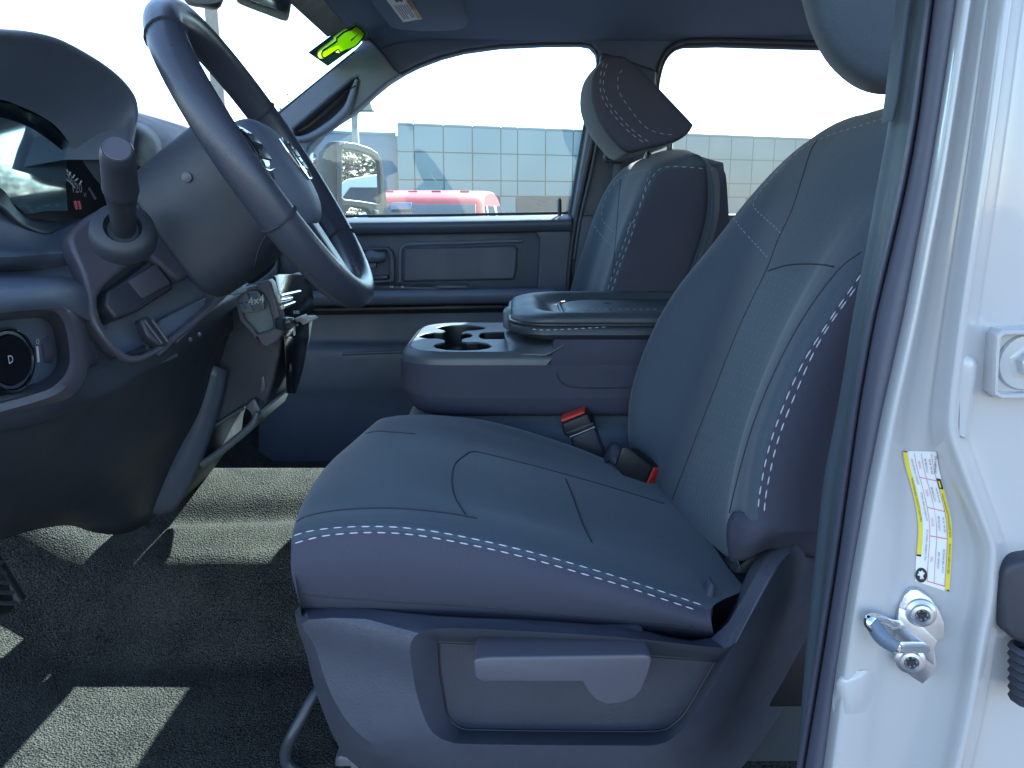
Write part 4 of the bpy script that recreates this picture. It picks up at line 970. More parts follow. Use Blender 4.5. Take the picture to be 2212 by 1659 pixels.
# latch block and its finger scoop
prism('latch', [P(*q, NY + .14) for q in [(1086, 676), (1104, 666), (1110, 690), (1100, 716), (1086, 706)]], (0, .06, 0), M['latch'], cs, .004)
prism('latch_button', [P(*q, NY + .13) for q in [(1090, 674), (1104, 668), (1108, 678), (1096, 688)]], (0, .07, 0), M['greycap'], cs, .003)
surf('finger_scoop', [[P(u, v, y) for u, v, y in L] for L in (
    [(1102, 668, 1.56), (1125, 655, 1.60), (1148, 650, 1.62)],
    [(1104, 672, 1.54), (1130, 664, 1.57), (1156, 659, 1.58)],
    [(1108, 680, 1.51), (1134, 672, 1.53), (1158, 664, 1.54)])], M['leather_sheen'], cs, 4, 4, solid=.004)
# seat cushion below the console
cc = thing('jump_seat', 'dark grey cloth center seat cushion under the console', 'car seat', P(1150, 1000, 1.58))
zq = zb + .004
surf('cushion', [plan(zq - .10, P(866, 910, 1.46).x + .0, NY - .022, FY, .06, .5), plan(zq - .05, P(868, 900, 1.46).x, NY - .03, FY, .06, .5), plan(zq - .018, P(878, 880, 1.46).x, NY - .026, FY, .06, .5), plan(zq - .004, P(890, 870, 1.46).x + .02, NY + .01, FY - .02, .06, .5), plan(zq - .006, P(890, 870, 1.46).x + .1, NY + .1, FY - .1, .06, .5)], M['fabric'], cc, 4, 2)
# ================================================================== BUCKLES
k1 = thing('seat_belt_buckle', 'upright black seat belt buckle with a red button on top', 'buckle', P(1270, 985, 1.36), 'seat belt buckles')
prism('sleeve', [P(*q, 1.365) for q in [(1232, 945), (1285, 920), (1312, 990), (1330, 1060), (1258, 1060), (1240, 985)]], (.004, .03, 0), M['rubber'], k1, .006, 3)
prism('housing', [P(*q, 1.362) for q in [(1213, 917), (1269, 893), (1281, 915), (1286, 924), (1230, 946), (1219, 940)]], (.003, .036, .002), M['black'], k1, .004, 3)
prism('housing_band', [P(*q, 1.361) for q in [(1219, 935), (1282, 911), (1287, 925), (1231, 947)]], (.003, .038, .002), M['black'], k1, .003, 2)
prism('red_button', [P(*q, 1.368) for q in [(1214, 914), (1265, 893), (1262, 888), (1211, 907)]], (.003, .025, .004), M['red'], k1, .003, 3)
tube('chrome_line', [P(1231, 944, 1.360), P(1285, 922, 1.360)], .0008, M['mark'], k1, sm=0)
k2 = thing('seat_belt_buckle', 'tipped over black seat belt buckle with its red button pointing at the backrest', 'buckle', P(1380, 1040, 1.25), 'seat belt buckles')
bvec = P(1432, 1010, 1.262) - P(1411, 1008, 1.235)
prism('housing', [P(*q, 1.235) for q in [(1343, 966), (1356, 965), (1410, 1008), (1388, 1056), (1376, 1054), (1362, 1046), (1328, 1010)]], bvec, M['black'], k2, .003, 3)
bA, bB = P(1411, 1008, 1.235), P(1389, 1056, 1.235); bo = (P(1411, 1008, 1.235) - P(1350, 965, 1.235)).normalized()
bq = [bA + (bB - bA) * .03 + bvec * .12, bA + (bB - bA) * .03 + bvec * .95, bB + bvec * .95, bB + bvec * .12]
prism('red_button', [q - bo * .003 for q in bq], bo * .006, M['red'], k2, .0015, 3)
surf('webbing', [[P(u, v, y) for u, v, y in L] for L in (
    [(1345, 964, 1.27), (1328, 954, 1.28), (1314, 962, 1.29), (1304, 985, 1.30), (1300, 1010, 1.30)],
    [(1328, 1006, 1.25), (1316, 994, 1.26), (1308, 998, 1.27), (1302, 1010, 1.28), (1300, 1040, 1.29)])], M['smooth'], k2, 3, 5, solid=.003)
text('buckle_mark', 'PRESS', P(1376, 1012, 1.2335), (P(1392, 985, 1.2335) - P(1370, 1030, 1.2335)), (P(1370, 1010, 1.2335) - P(1384, 1018, 1.2335)), .009, M['black'], k2)
# ================================================================== FLOOR
def sm_(a, b_, t): t = max(0, min(1, (t - a) / (b_ - a))); return t * t * (3 - 2 * t)
def fz(x, y):
    z = -.745 + .14 * sm_(1.13, 1.27, y + .03 * math.sin(x * 3)) + .05 * sm_(1.27, 1.62, y) - .20 * sm_(1.62, 1.74, y)
    z -= .022 * math.exp(-((y - 1.47 - .05 * x) / .035) ** 2)
    if x < -.72: z += (-.72 - x) * .75
    z -= .05 * (1 - sm_(.60, .66, y))
    return z
nx, ny = 60, 150
verts, faces = [], []
for i in range(nx + 1):
    for j in range(ny + 1):
        x = -1.35 + 2.9 * i / nx; y = .58 + 1.84 * j / ny; verts.append(W(x, y, fz(x, y)))
for i in range(nx):
    for j in range(ny):
        a = i * (ny + 1) + j; faces.append((a, a + 1, a + ny + 2, a + ny + 1))
fl = mk('floor', verts, faces, M['carpet']); tag(fl, 'speckled dark carpet on the cab floor and tunnel', 'carpet', kind='structure')
fw = prism('firewall', [W(-1.36, .58, -.9), W(-1.36, 2.42, -.9), W(-1.36, 2.42, .05), W(-1.36, .58, .05)], (-.02, 0, 0), M['black'], None, 0)
tag(fw, 'black firewall closing the footwells under the dashboard', 'wall')
un = prism('underbody', [W(-1.4, .6, -.9), W(1.75, .6, -.9), W(1.75, 2.44, -.9), W(-1.4, 2.44, -.9)], (0, 0, .02), M['black'], None, 0)
tag(un, 'black underbody sheet below the cab floor', 'underbody')
pe = thing('brake_pedal', 'ribbed rubber brake pedal in the dark footwell', 'pedal', P(15, 1300, .95))
prism('pedal_pad', [PX(*q, -.62) for q in [(-60, 1190), (-4, 1200), (22, 1250), (38, 1310), (20, 1330), (-60, 1340)]], (-.02, 0, -.01), M['black'], pe, .006)
for k in range(5):
    tube('rib', [PX(-50, 1205 + k * 24, -.617), PX(2 + k * 8, 1215 + k * 22, -.617)], .003, M['smooth'], pe, sm=0)
tube('pedal_arm', [W(-.64, .93, -.5), W(-.72, .93, -.3), W(-.75, .93, -.05)], .012, M['black'], pe)
# ================================================================== STEERING WHEEL
swC = W(-.3126, 1.0629, .055); t_, yw = .5443, .0765
sn = V((math.cos(t_) * math.cos(yw), math.cos(t_) * math.sin(yw), math.sin(t_)))
ss = V((0, 0, 1)).cross(sn).normalized(); su_ = sn.cross(ss)
def wl_(a, b_, c): return swC + ss * a + su_ * b_ + sn * c     # wheel space: across, up, towards the driver
sw = thing('steering_wheel', 'dark leather wrapped steering wheel with chrome emblem on its hub', 'steering wheel', swC)
verts, faces = [], []; NA, NB = 96, 16; RW, rw = .2, .0205
for i in range(NA):
    a = 2 * math.pi * i / NA
    c = V((math.cos(a), math.sin(a)))
    grip = 1 + .10 * math.exp(-((abs(((math.degrees(a) + 180) % 360) - 180 - 0)) % 180 - 62) ** 2 / 300) if False else 1
    for k in range(NB):
        b_ = 2 * math.pi * k / NB; rr = RW + rw * .95 * math.cos(b_); verts.append(wl_(c.x * rr, c.y * rr, rw * 1.05 * math.sin(b_)))
for i in range(NA):
    for k in range(NB):
        i2, k2 = (i + 1) % NA, (k + 1) % NB; faces.append((i * NB + k, i2 * NB + k, i2 * NB + k2, i * NB + k2))
rim = mk('rim', verts, faces, M['wheel'], sw)
for ang in (28, 133, -38, 204):
    a = R(ang); ring_ = [wl_(math.cos(a) * (RW + rw * .985 * math.cos(b_)), math.sin(a) * (RW + rw * .985 * math.cos(b_)), rw * 1.085 * math.sin(b_)) for b_ in [2 * math.pi * k / 18 for k in range(19)]]
    tube('rim_joint', ring_, .0016, M['seam'], rim, 6, sm=0)
tube('rim_seam', [wl_(math.cos(a) * (RW - rw * .2), math.sin(a) * (RW - rw * .2), -rw * 1.02) for a in [2 * math.pi * k / 60 for k in range(61)]], .0009, M['seam'], rim, 6, sm=0)
HUB = [(-.085, .045), (-.06, .075), (0, .082), (.06, .075), (.085, .045), (.08, -.01), (.06, -.05), (.03, -.075), (0, -.08), (-.03, -.075), (-.06, -.05), (-.08, -.01)]
def hub(k, c, dv=0): return [wl_(a * k, b_ * k * .95 - .02 + dv, c - .011) for a, b_ in HUB]
surf('airbag_cover', [hub(.95, -.03), hub(1.0, -.01), hub(1.0, .008), hub(.94, .022), hub(.75, .032), hub(.45, .037), hub(.1, .038)], M['dash'], sw, 3, 4, cu=True, caps=True, auto=70)
prism('emblem', [wl_(a * .85, b_ * .85 - .010, .026) for a, b_ in [(-.032, .03), (-.012, .024), (0, .034), (.012, .024), (.032, .03), (.03, .005), (.018, -.02), (0, -.04), (-.018, -.02), (-.03, .005)]], sn * .004, M['chrome'], sw, .0015)
for a, b_ in ((-.013, .0), (.013, .0)):
    prism('emblem_eye', [wl_(a + x * .5, b_ - .012 + y * .8, .0296) for x, y in [(-.01, .016), (.01, .012), (.006, -.014), (-.006, -.01)]], sn * .0012, M['black'], sw, .0004)
for s in (-1, 1):
    surf('spoke', [[wl_(s * x, y, c) for y, c in [(.04, -.012), (.03, .004), (.0, .008), (-.03, .004), (-.04, -.012)]] for x in (.07, .11, .15, .188)], M['smooth'], sw, 3, 3, solid=.006)
    pad_ = surf('control_pad', [[wl_(s * x, y * k, c) for y, c in [(.028, .010), (.018, .016), (-.012, .016), (-.026, .010)]] for x, k in ((.095, .7), (.11, 1), (.135, 1), (.152, .7))], M['gloss'], sw, 3, 3, solid=.004)
    tube('control_trim', [wl_(s * x, y, .0125) for x, y in [(.092, .022), (.15, .026), (.158, .0), (.15, -.026), (.092, -.022)]], .0018, M['chrome'], sw)
    for q in (.012, -.008):
        box('control_button', wl_(s * .123, q, .0165), ss * .018, su_ * .006, sn * .002, M['smooth'], sw, .0012)
surf('lower_spoke', [[wl_(x, y, c) for x, c in [(-.035, -.012), (-.028, .002), (0, .005), (.028, .002), (.035, -.012)]] for y in (-.075, -.11, -.15, -.188)], M['smooth'], sw, 3, 3, solid=.006)
tube('lower_trim', [wl_(x, -.083, .009) for x in (-.03, 0, .03)], .004, M['chrome'], sw)
# ================================================================== STEERING COLUMN
sc_ = thing('steering_column', 'dark steering column shroud with turn signal stalk and release levers', 'steering column', wl_(0, 0, -.12))
def csec(c, a, b_, dv=0, e=3.2):
    out = []
    for k in range(16):
        q = 2 * math.pi * k / 16; x, y = math.cos(q), math.sin(q)
        out.append(wl_(a * math.copysign(abs(x) ** (2 / e), x), b_ * math.copysign(abs(y) ** (2 / e), y) + dv, c))
    return out
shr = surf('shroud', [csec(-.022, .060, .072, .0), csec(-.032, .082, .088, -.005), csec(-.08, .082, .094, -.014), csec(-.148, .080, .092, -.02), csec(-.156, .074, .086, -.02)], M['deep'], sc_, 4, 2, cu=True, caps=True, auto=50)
shB = bvh(shr)
seam('shroud_seam', shB, [[(600, 480), (565, 525), (548, 580)]], M['seam'], sc_, .0018)
lathe('screw_cap', PP(403, 383, wl_(-.0825, 0, -.05), -ss), -ss, [(-.002, .006), (.0006, .006), (.001, .004)], M['lightplastic'], sc_, 14)
# stalk
kb = P(268, 492, .90); kt = P(253, 322, .775); ka = (kt - kb); kl = ka.length
stk = lathe('turn_signal_stalk', kb, ka, [(-.01, .011), (.0, .0125), (kl * .35, .0145), (kl * .53, .0168), (kl * .545, .0178), (kl * .56, .0178), (kl * .57, .0172), (kl * .90, .0162), (kl * .97, .0155), (kl, .0135)], M['smooth'], sc_)
lathe('end_cap', kt, ka, [(-.001, .0125), (.0012, .0125), (.0016, .0118), (.0012, .0115), (.0012, .0)], M['lightplastic'], stk)
for q in ((268, 388), (279, 383)):
    pass
lathe('stalk_collar', P(266, 500, .905), ka, [(-.012, .036), (.004, .034), (.010, .028), (.012, .02), (.004, .016)], M['deep'], sc_)
stb = bvh(stk)
seam('stalk_marks', stb, [[(263, 390), (272, 387)], [(277, 385), (283, 381)]], M['mark'], stk, .0014)
# column bezel with the parking brake and tilt levers
BZ = [(150, 520), (168, 486), (215, 452), (275, 442), (335, 455), (380, 505), (440, 590), (478, 636), (440, 690), (330, 770), (270, 776), (200, 700), (190, 645), (178, 590)]
BH = [(212, 655), (222, 625), (250, 598), (300, 560), (322, 553), (340, 566), (388, 605), (420, 590), (430, 592), (468, 638), (430, 680), (330, 755), (272, 762), (230, 715)]
bzo, bzn = PX(330, 620, -.50), V((.80, -.52, .30)).normalized()
bp3 = lambda u, v, d=0: PP(u, v, bzo + bzn * d, bzn)
plate('column_bezel', [[bp3(*q) for q in BZ], [bp3(*q) for q in BH]], M['lightplastic'], sc_, .03, .006, sm=3)
prism('bezel_recess', [bp3(*q, -.055) for q in [(190, 640), (320, 530), (490, 640), (330, 790), (250, 790)]], -bzn * .005, M['dash'], sc_, 0)
prism('brake_release', [bp3(*q, -.004) for q in [(232, 628), (262, 612), (325, 562), (372, 606), (378, 622), (300, 672), (250, 690), (226, 660)]], -bzn * .05, M['smooth'], sc_, .010, 4)
prism('release_pad', [bp3(*q, -.0015) for q in [(277, 607), (338, 570), (369, 612), (308, 645)]], -bzn * .003, M['lightplastic'], sc_, .003)
prism('lower_ramp', [bp3(*q, -.03) for q in [(345, 690), (468, 632), (478, 650), (345, 770), (330, 760)]], -bzn * .01, M['dash'], sc_, .004)
tl = prism('tilt_lever', [bp3(*q, .004) for q in [(302, 690), (318, 681), (335, 690), (366, 735), (362, 748), (345, 748), (318, 728)]], -bzn * .02, M['smooth'], sc_, .005, 3)
for a, b_ in (((312, 692), (350, 742)), ((328, 690), (362, 738))):
    tube('grip_ridge', [bp3(*a, .006), bp3(*b_, .006)], .0022, M['lightplastic'], tl, sm=0)
prism('lever_stem', [bp3(*q, -.02) for q in [(310, 690), (336, 755), (322, 770), (300, 700)]], -bzn * .01, M['smooth'], sc_, .004)
# ================================================================== DASHBOARD
db = thing('dashboard', 'dark molded dashboard with instrument hood, switch panel and knee panel', 'dashboard', PX(200, 700, -.55))
pw_ = [(-1.0, .055), (-.95, .12), (-.88, .155), (-.78, .165), (-.70, .145), (-.63, .10), (-.585, .02), (-.57, -.12), (-.58, -.20), (-.66, -.26)]
rows = []
for y, dz, dx in ((1.27, -.02, 0), (1.33, 0, 0), (1.5, .02, 0), (1.9, .035, -.05), (2.15, .04, -.08), (2.27, .03, -.1)):
    rows.append([W(x + dx * (1 if x > -.9 else 0), y, z + dz) for x, z in pw_])
surf('dash_pad', rows, M['pad'], db, 4, 4, solid=.005, auto=70)
# rounded brow over the vent beside the instrument hood
surf('vent_brow', [[PX(u, v, x) for u, v, x in L] for L in (
    [(266, 340, -.60), (268, 296, -.605), (274, 268, -.61), (288, 262, -.63)],
    [(290, 360, -.59), (298, 312, -.59), (306, 280, -.595), (318, 272, -.62)],
    [(310, 380, -.585), (326, 340, -.585), (334, 306, -.59), (344, 300, -.62)],
    [(330, 420, -.58), (346, 380, -.58), (350, 346, -.585), (358, 340, -.62)])], M['deep'], db, 4, 4, solid=.004)
ARC = [(-150, 66), (-60, 60), (0, 62), (62, 68), (122, 86), (200, 130), (248, 168), (276, 204), (284, 236), (281, 268), (274, 305), (268, 345)]
INN = [(-150, 235), (-70, 214), (0, 215), (40, 228), (84, 248), (120, 272), (148, 306), (180, 350), (205, 385), (228, 410), (245, 425), (255, 440)]
def arc(L, x, k=0, kv=0): return [PX(u, v, x) + V((0, 0, 0)) for u, v in L]
a0 = arc(ARC, -.56); a1 = arc([(u, v) for u, v in ARC], -.545)
cA = PX(40, 400, -.56)
def sc3(L, k, dx): return [cA + (p - cA) * k + V((dx, 0, 0)) for p in L]
hood = surf('instrument_hood', [sc3(a0, .93, -.28), sc3(a0, 1.0, -.12), sc3(a0, 1.0, -.02), a0, sc3(a0, .985, .012), sc3(a0, .95, .010), arc([(u * .72 + a * .28, v * .72 + b_ * .28) for (u, v), (a, b_) in zip(ARC, INN)], -.572), arc([(u * .36 + a * .64, v * .36 + b_ * .64) for (u, v), (a, b_) in zip(ARC, INN)], -.605), arc(INN, -.635)], M['dash'], db, 3, 4, auto=70)
ic = thing('instrument_cluster', 'instrument cluster with sky reflected in its lens and a speedometer edge', 'gauges', PX(80, 380, -.69))
cN = V((math.cos(R(12)), -math.sin(R(12)), .05)).normalized(); cO = PX(148, 340, -.65)
cz = lambda u, v, d=0: PP(u, v, cO + cN * d, cN)
prism('gauge_face', [cz(*q) for q in [(-160, 200), (60, 200), (160, 300), (235, 400), (250, 470), (-160, 480)]], (-.01, 0, 0), M['black'], ic, 0)
LN = [(-120, 216), (0, 222), (36, 226), (44, 236), (100, 258), (124, 284), (147, 306), (149, 318), (144, 350), (142, 400), (146, 455), (100, 456), (55, 463), (30, 440), (-2, 402), (-120, 260)]
M['lens'] = mat('reflective gauge lens', (.55, .72, .76), .04, metal=1)
surf_l = mk('gauge_lens', [cz(*q, .007) for q in LN], [tuple(range(len(LN)))], M['lens'], ic, False)
pts = [(150, 378), (165, 385), (180, 397), (196, 414), (204, 428)]
text('speed_number', '100', cz(144, 384, .004), (0, 1, .0), (0, 0, 1), .018, M['mark'], ic)
text('speed_number', '120', cz(165, 407, .004), (0, 1, .0), (0, 0, 1), .020, M['mark'], ic)
text('speed_number', '110', cz(156, 394, .004), (0, 1, .0), (0, 0, 1), .010, M['mark'], ic)
text('gauge_mark', 'H', cz(183, 421, .004), (0, 1, .0), (0, 0, 1), .010, M['mark'], ic)
for (a, b_) in (((144, 366), (147, 372)), ((152, 372), (149, 380)), ((161, 378), (157, 384)), ((168, 386), (163, 390)), ((176, 391), (172, 398))):
    tube('scale_tick', [cz(*a, .004), cz(*b_, .004)], .0011, M['mark'], ic, 6, sm=0)
tube('scale_arc', [cz(*q, .004) for q in [(144, 388), (154, 396), (162, 406)]], .0009, M['mark'], ic, 6)
for a in (162, 170):
    tube('red_bar', [cz(a, 434, .004), cz(a + 4, 452, .004)], .0022, M['redink'], ic, 6, sm=0)
tube('bezel_glint', [cz(*q, .006) for q in [(190, 405), (198, 418), (205, 430)]], .0028, M['chrome'], ic, 6)
surf('lens_rim', [[PX(u, v, x) for u, v, x in L] for L in (
    [(-60, 400, -.65), (0, 405, -.66), (30, 440, -.67), (62, 468, -.672), (100, 462, -.676), (150, 458, -.678), (215, 452, -.68)],
    [(-60, 415, -.63), (0, 424, -.64), (30, 458, -.65), (70, 482, -.655), (100, 484, -.66), (130, 470, -.665), (230, 462, -.66)],
    [(-60, 440, -.62), (0, 445, -.63), (40, 480, -.64), (80, 500, -.645), (110, 505, -.65), (150, 485, -.65), (235, 480, -.64)])], M['trim'], ic, 3, 3, solid=.004)
# lower dash face
LOWD = [
 [(-120, 440, -.66), (0, 446, -.655), (60, 478, -.66), (110, 500, -.66), (165, 480, -.64), (240, 470, -.62), (330, 520, -.60)],
 [(-120, 530, -.63), (0, 530, -.63), (60, 535, -.63), (110, 535, -.63), (165, 530, -.61), (240, 540, -.60), (330, 580, -.59)],
 [(-120, 556, -.585), (0, 556, -.585), (60, 553, -.59), (110, 550, -.6), (165, 552, -.60), (240, 580, -.59), (330, 610, -.58)],
 [(-120, 585, -.625), (0, 585, -.625), (60, 583, -.62), (110, 580, -.615), (170, 580, -.60), (240, 610, -.585), (330, 640, -.58)],
 [(-120, 600, -.60), (0, 600, -.60), (60, 598, -.60), (120, 597, -.595), (172, 606, -.58), (240, 630, -.575), (330, 670, -.575)],
 [(-120, 632, -.525), (0, 628, -.525), (60, 625, -.53), (120, 622, -.535), (178, 628, -.555), (240, 660, -.57), (330, 700, -.57)],
 [(-120, 660, -.515), (0, 655, -.515), (60, 652, -.52), (125, 650, -.53), (180, 660, -.55), (240, 690, -.565), (330, 730, -.57)],
 [(-120, 682, -.525), (0, 674, -.525), (60, 668, -.53), (130, 668, -.535), (182, 690, -.55), (240, 720, -.565), (330, 750, -.57)],
]
surf('upper_face', [[PX(*q) for q in L] for L in LOWD], M['dash'], db, 4, 4, solid=.003)
SWO = [(-140, 676), (-60, 674), (0, 672), (60, 664), (120, 660), (148, 676), (160, 720), (166, 780), (158, 812), (140, 838), (108, 858), (0, 890), (-60, 905), (-140, 915)]
SW1 = [(-140, 690), (-60, 686), (0, 682), (60, 674), (112, 672), (134, 688), (146, 726), (151, 776), (143, 804), (126, 826), (98, 844), (0, 872), (-60, 885), (-140, 895)]
SW2 = [(-140, 702), (-60, 698), (0, 694), (60, 688), (92, 690), (108, 704), (118, 736), (122, 776), (116, 796), (104, 812), (80, 824), (0, 850), (-60, 862), (-140, 875)]
SWb = [(-140, 660), (-60, 660), (0, 658), (60, 650), (135, 645), (176, 668), (196, 720), (214, 790), (205, 840), (172, 880), (120, 900), (0, 930), (-60, 945), (-140, 955)]
hp = thing('headlight_switch_panel', 'headlight switch panel with a round knob and thumb wheel', 'switch panel', PX(60, 780, -.56))
bridge('switch_bezel', [crom([PX(u, v, -.56) for u, v in SWb], 4, True), crom([PX(u, v, -.528) for u, v in SWO], 4, True), crom([PX(u, v, -.532) for u, v in SW1], 4, True), crom([PX(u, v, -.575) for u, v in SW2], 4, True)], M['lightplastic'], hp, 50)
prism('switch_plate', [PX(u, v, -.572) for u, v in [(-150, 670), (125, 670), (140, 790), (110, 840), (-150, 890)]], (-.006, 0, 0), M['dash'], hp, 0)
kc = PX(0, 778, -.565)
lathe('headlight_knob', kc, (1, -.15, .05), [(0, .036), (.012, .035), (.014, .033), (.010, .030), (.012, .029), (.016, .027), (.016, 0)], M['gloss'], hp, 32)
lathe('knob_ring', kc, (1, -.15, .05), [(.009, .0362), (.0135, .0362), (.0145, .0342), (.0125, .0338)], M['chrome'], hp, 32)
text('knob_mark', 'D', PX(22, 777, -.5445), (0, 1, .0), (0, 0, 1), .013, M['mark'], hp)
text('switch_mark', '0', PX(4, 722, -.5675), (0, 1, .0), (0, .2, 1), .018, M['mark'], hp)
text('switch_mark', 'X', PX(16, 731, -.5675), (0, 1, -.4), (0, .3, 1), .014, M['mark'], hp)
tube('switch_pointer', [PX(20, 735, -.568), PX(29, 743, -.568)], .0022, M['mark'], hp, sm=0)
lathe('dimmer_wheel', PX(92, 756, -.578) + V((-.014, 0, 0)), (.2, 1, 0), [(-.008, .001), (-.008, .026), (.008, .026), (.008, .001)], M['lightplastic'], hp, 24)
tube('dimmer_mark', [PX(80, 748, -.566), PX(83, 782, -.566)], .0016, M['mark'], hp, sm=0)
text('dimmer_mark', 'o', PX(80, 736, -.567), (0, 1, 0), (0, 0, 1), .014, M['mark'], hp)
# knee panel under the column
KP = [
 [(-120, 870, -.549), (0, 855, -.544), (90, 840, -.544), (165, 805, -.549), (230, 780, -.534), (310, 745, -.514), (390, 700, -.504), (470, 645, -.494), (532, 612, -.494)],
 [(-120, 930, -.545), (0, 918, -.54), (90, 900, -.54), (165, 868, -.545), (230, 838, -.53), (310, 795, -.51), (390, 758, -.50), (470, 715, -.49), (530, 690, -.49)],
 [(-120, 945, -.55), (0, 932, -.545), (90, 912, -.55), (172, 885, -.555), (232, 852, -.53), (315, 808, -.512), (395, 772, -.505), (475, 732, -.50), (535, 705, -.50)],
 [(-120, 1000, -.56), (0, 990, -.56), (80, 960, -.565), (160, 930, -.57), (230, 900, -.55), (315, 860, -.53), (395, 820, -.52), (470, 790, -.52), (540, 760, -.52)],
 [(-120, 1080, -.60), (0, 1060, -.60), (70, 1040, -.60), (150, 1020, -.60), (225, 990, -.58), (310, 950, -.56), (380, 910, -.55), (450, 880, -.55), (520, 850, -.55)],
 [(-120, 1150, -.66), (0, 1130, -.66), (70, 1110, -.66), (150, 1090, -.65), (215, 1070, -.63), (290, 1040, -.61), (350, 1000, -.60), (420, 960, -.60), (490, 920, -.6)],
 [(-120, 1180, -.76), (0, 1160, -.76), (70, 1140, -.75), (150, 1130, -.74), (205, 1145, -.70), (260, 1150, -.67), (310, 1130, -.66), (370, 1080, -.66), (450, 1010, -.66)],
]
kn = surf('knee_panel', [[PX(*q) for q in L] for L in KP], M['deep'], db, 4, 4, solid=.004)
KB = bvh(kn)
seam('knee_panel_seam', KB, [[(-40, 905), (0, 898), (84, 888), (70, 940), (40, 1010), (10, 1060)]], M['smooth'], db, .002)
tube('knee_highlight_edge', [PX(u, v, x + .006) for u, v, x in [(222, 826, -.54), (260, 816, -.53), (320, 794, -.515), (380, 768, -.505)]], .0035, M['trim'], db)
for q in ((409, 733), (429, 722)):
    lathe('screw', PX(*q, -.488), (1, -.3, -.3), [(0, .003), (.003, .003), (.004, .001)], M['steel'], db, 10)
# ---- center stack
ck = thing('center_stack', 'dark center stack with four wheel drive cap, glossy climate panel and storage bin', 'console', P(560, 800, 1.4))
YS = 1.36
SIDE = [(455, 770), (470, 690), (540, 640), (592, 602), (604, 640), (612, 715), (604, 770), (586, 845), (574, 878), (554, 862), (528, 878), (452, 926), (440, 965), (436, 1003), (345, 1125), (290, 1110), (330, 1010), (420, 880)]
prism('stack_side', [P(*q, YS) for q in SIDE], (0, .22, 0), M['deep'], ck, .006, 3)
prism('shade_panel', [PX(u, v, -.392) for u, v in [(614, 690), (668, 684), (668, 730), (655, 800), (640, 850), (622, 850), (618, 770)]], (-.003, 0, 0), M['gloss'], ck, .003)  # black sheet added so the shaded lower stack face stays dark
surf('side_strip', [[P(u, v, YS - d) for u, v, d in L] for L in (
    [(446, 785, .02), (464, 790, .03), (490, 800, .012)], [(412, 868, .02), (440, 880, .03), (470, 892, .012)], [(362, 960, .02), (400, 984, .03), (432, 1000, .012)], [(312, 1036, .02), (345, 1072, .03), (386, 1088, .012)], [(294, 1060, .02), (318, 1098, .03), (345, 1114, .012)])], M['plastic'], ck, 4, 3, solid=.004)
# storage bin rails
tube('bin_rail', [P(u, v, YS - .012) for u, v in [(436, 1003), (470, 980), (510, 948), (545, 917), (556, 890)]], [.007, .007, .007, .007, .004], M['tray'], ck)
prism('bin_floor', [P(*q, YS) for q in [(438, 1000), (470, 977), (510, 945), (543, 915), (556, 888), (562, 893), (549, 924), (514, 955), (474, 987), (442, 1010)]], (0, .20, 0), M['tray'], ck, .002)
prism('bin_cheek', [P(*q, YS - .006) for q in [(527, 880), (545, 862), (552, 864), (556, 874), (562, 885), (558, 898), (545, 906), (540, 890)]], (0, .01, 0), M['tray'], ck, .004)
tube('bin_lip', [P(450, 928, YS - .006), P(526, 882, YS - .006)], .003, M['trim'], ck, sm=0)
# four wheel drive blank and its pocket
y4 = 1.312; q4 = lambda u, v, d=0: P(u, v, y4 - d)
zc4 = lambda L: [(466.3 + a * .1364, 576 + b_ * .1364) for a, b_ in L]
plate('pocket_frame', [[q4(*q) for q in zc4([(330, 540), (520, 290), (820, 210), (870, 260), (960, 560), (1050, 900), (1060, 1060), (980, 1180), (800, 1290), (700, 1240), (560, 1000), (420, 850)])], [q4(*q) for q in zc4([(355, 560), (520, 330), (640, 340), (760, 450), (830, 600), (900, 900), (890, 970), (820, 1020), (640, 1070), (420, 830)])]], M['lightplastic'], ck, .03, .004)
prism('pocket_floor', [q4(*q, -.015) for q in zc4([(320, 520), (520, 280), (820, 300), (960, 900), (900, 1060), (620, 1120)])], (0, .01, 0), M['greycap'], ck, 0)
cap = prism('rubber_cap', [q4(*q, .002) for q in zc4([(352, 545), (410, 470), (500, 388), (640, 382), (690, 420), (750, 560), (768, 680), (620, 720), (440, 745), (390, 690)])], (0, .012, 0), M['greycap'], ck, .003)
ex4 = (q4(*zc4([(700, 530)])[0]) - q4(*zc4([(560, 560)])[0])).normalized(); ey4 = V((0, 0, 1))
text('cap_lettering', '4x4', q4(*zc4([(640, 535)])[0], .004), ex4, ey4, .019, M['mark'], cap, .0, .0006)
for k in list(range(0, 5)) + list(range(8, 14)):
    v0 = 420 + k * 20; a0_ = 520 + k * 5; a1_ = 650 + k * 8
    tube('cap_rib', [q4(*zc4([(a0_, v0 + 10)])[0], .0026), q4(*zc4([(a1_, v0 - 10)])[0], .0026)], .0007, M['dash'], cap, 5, sm=0)
tube('cap_slot', [q4(*q, .003) for q in zc4([(425, 490), (445, 560), (470, 640), (490, 665)])], .0022, M['dash'], cap)
tube('cap_groove', [q4(*q, .0025) for q in zc4([(505, 400), (545, 560), (600, 705)])], .0008, M['seam'], cap, 5)
tube('cap_groove', [q4(*q, .0025) for q in zc4([(360, 580), (545, 560)])], .0008, M['seam'], cap, 5)
prism('column_chin', [P(*q, 1.20) for q in [(478, 632), (536, 620), (532, 632), (500, 640)]], (0, .05, 0), M['greycap'], ck, .004)
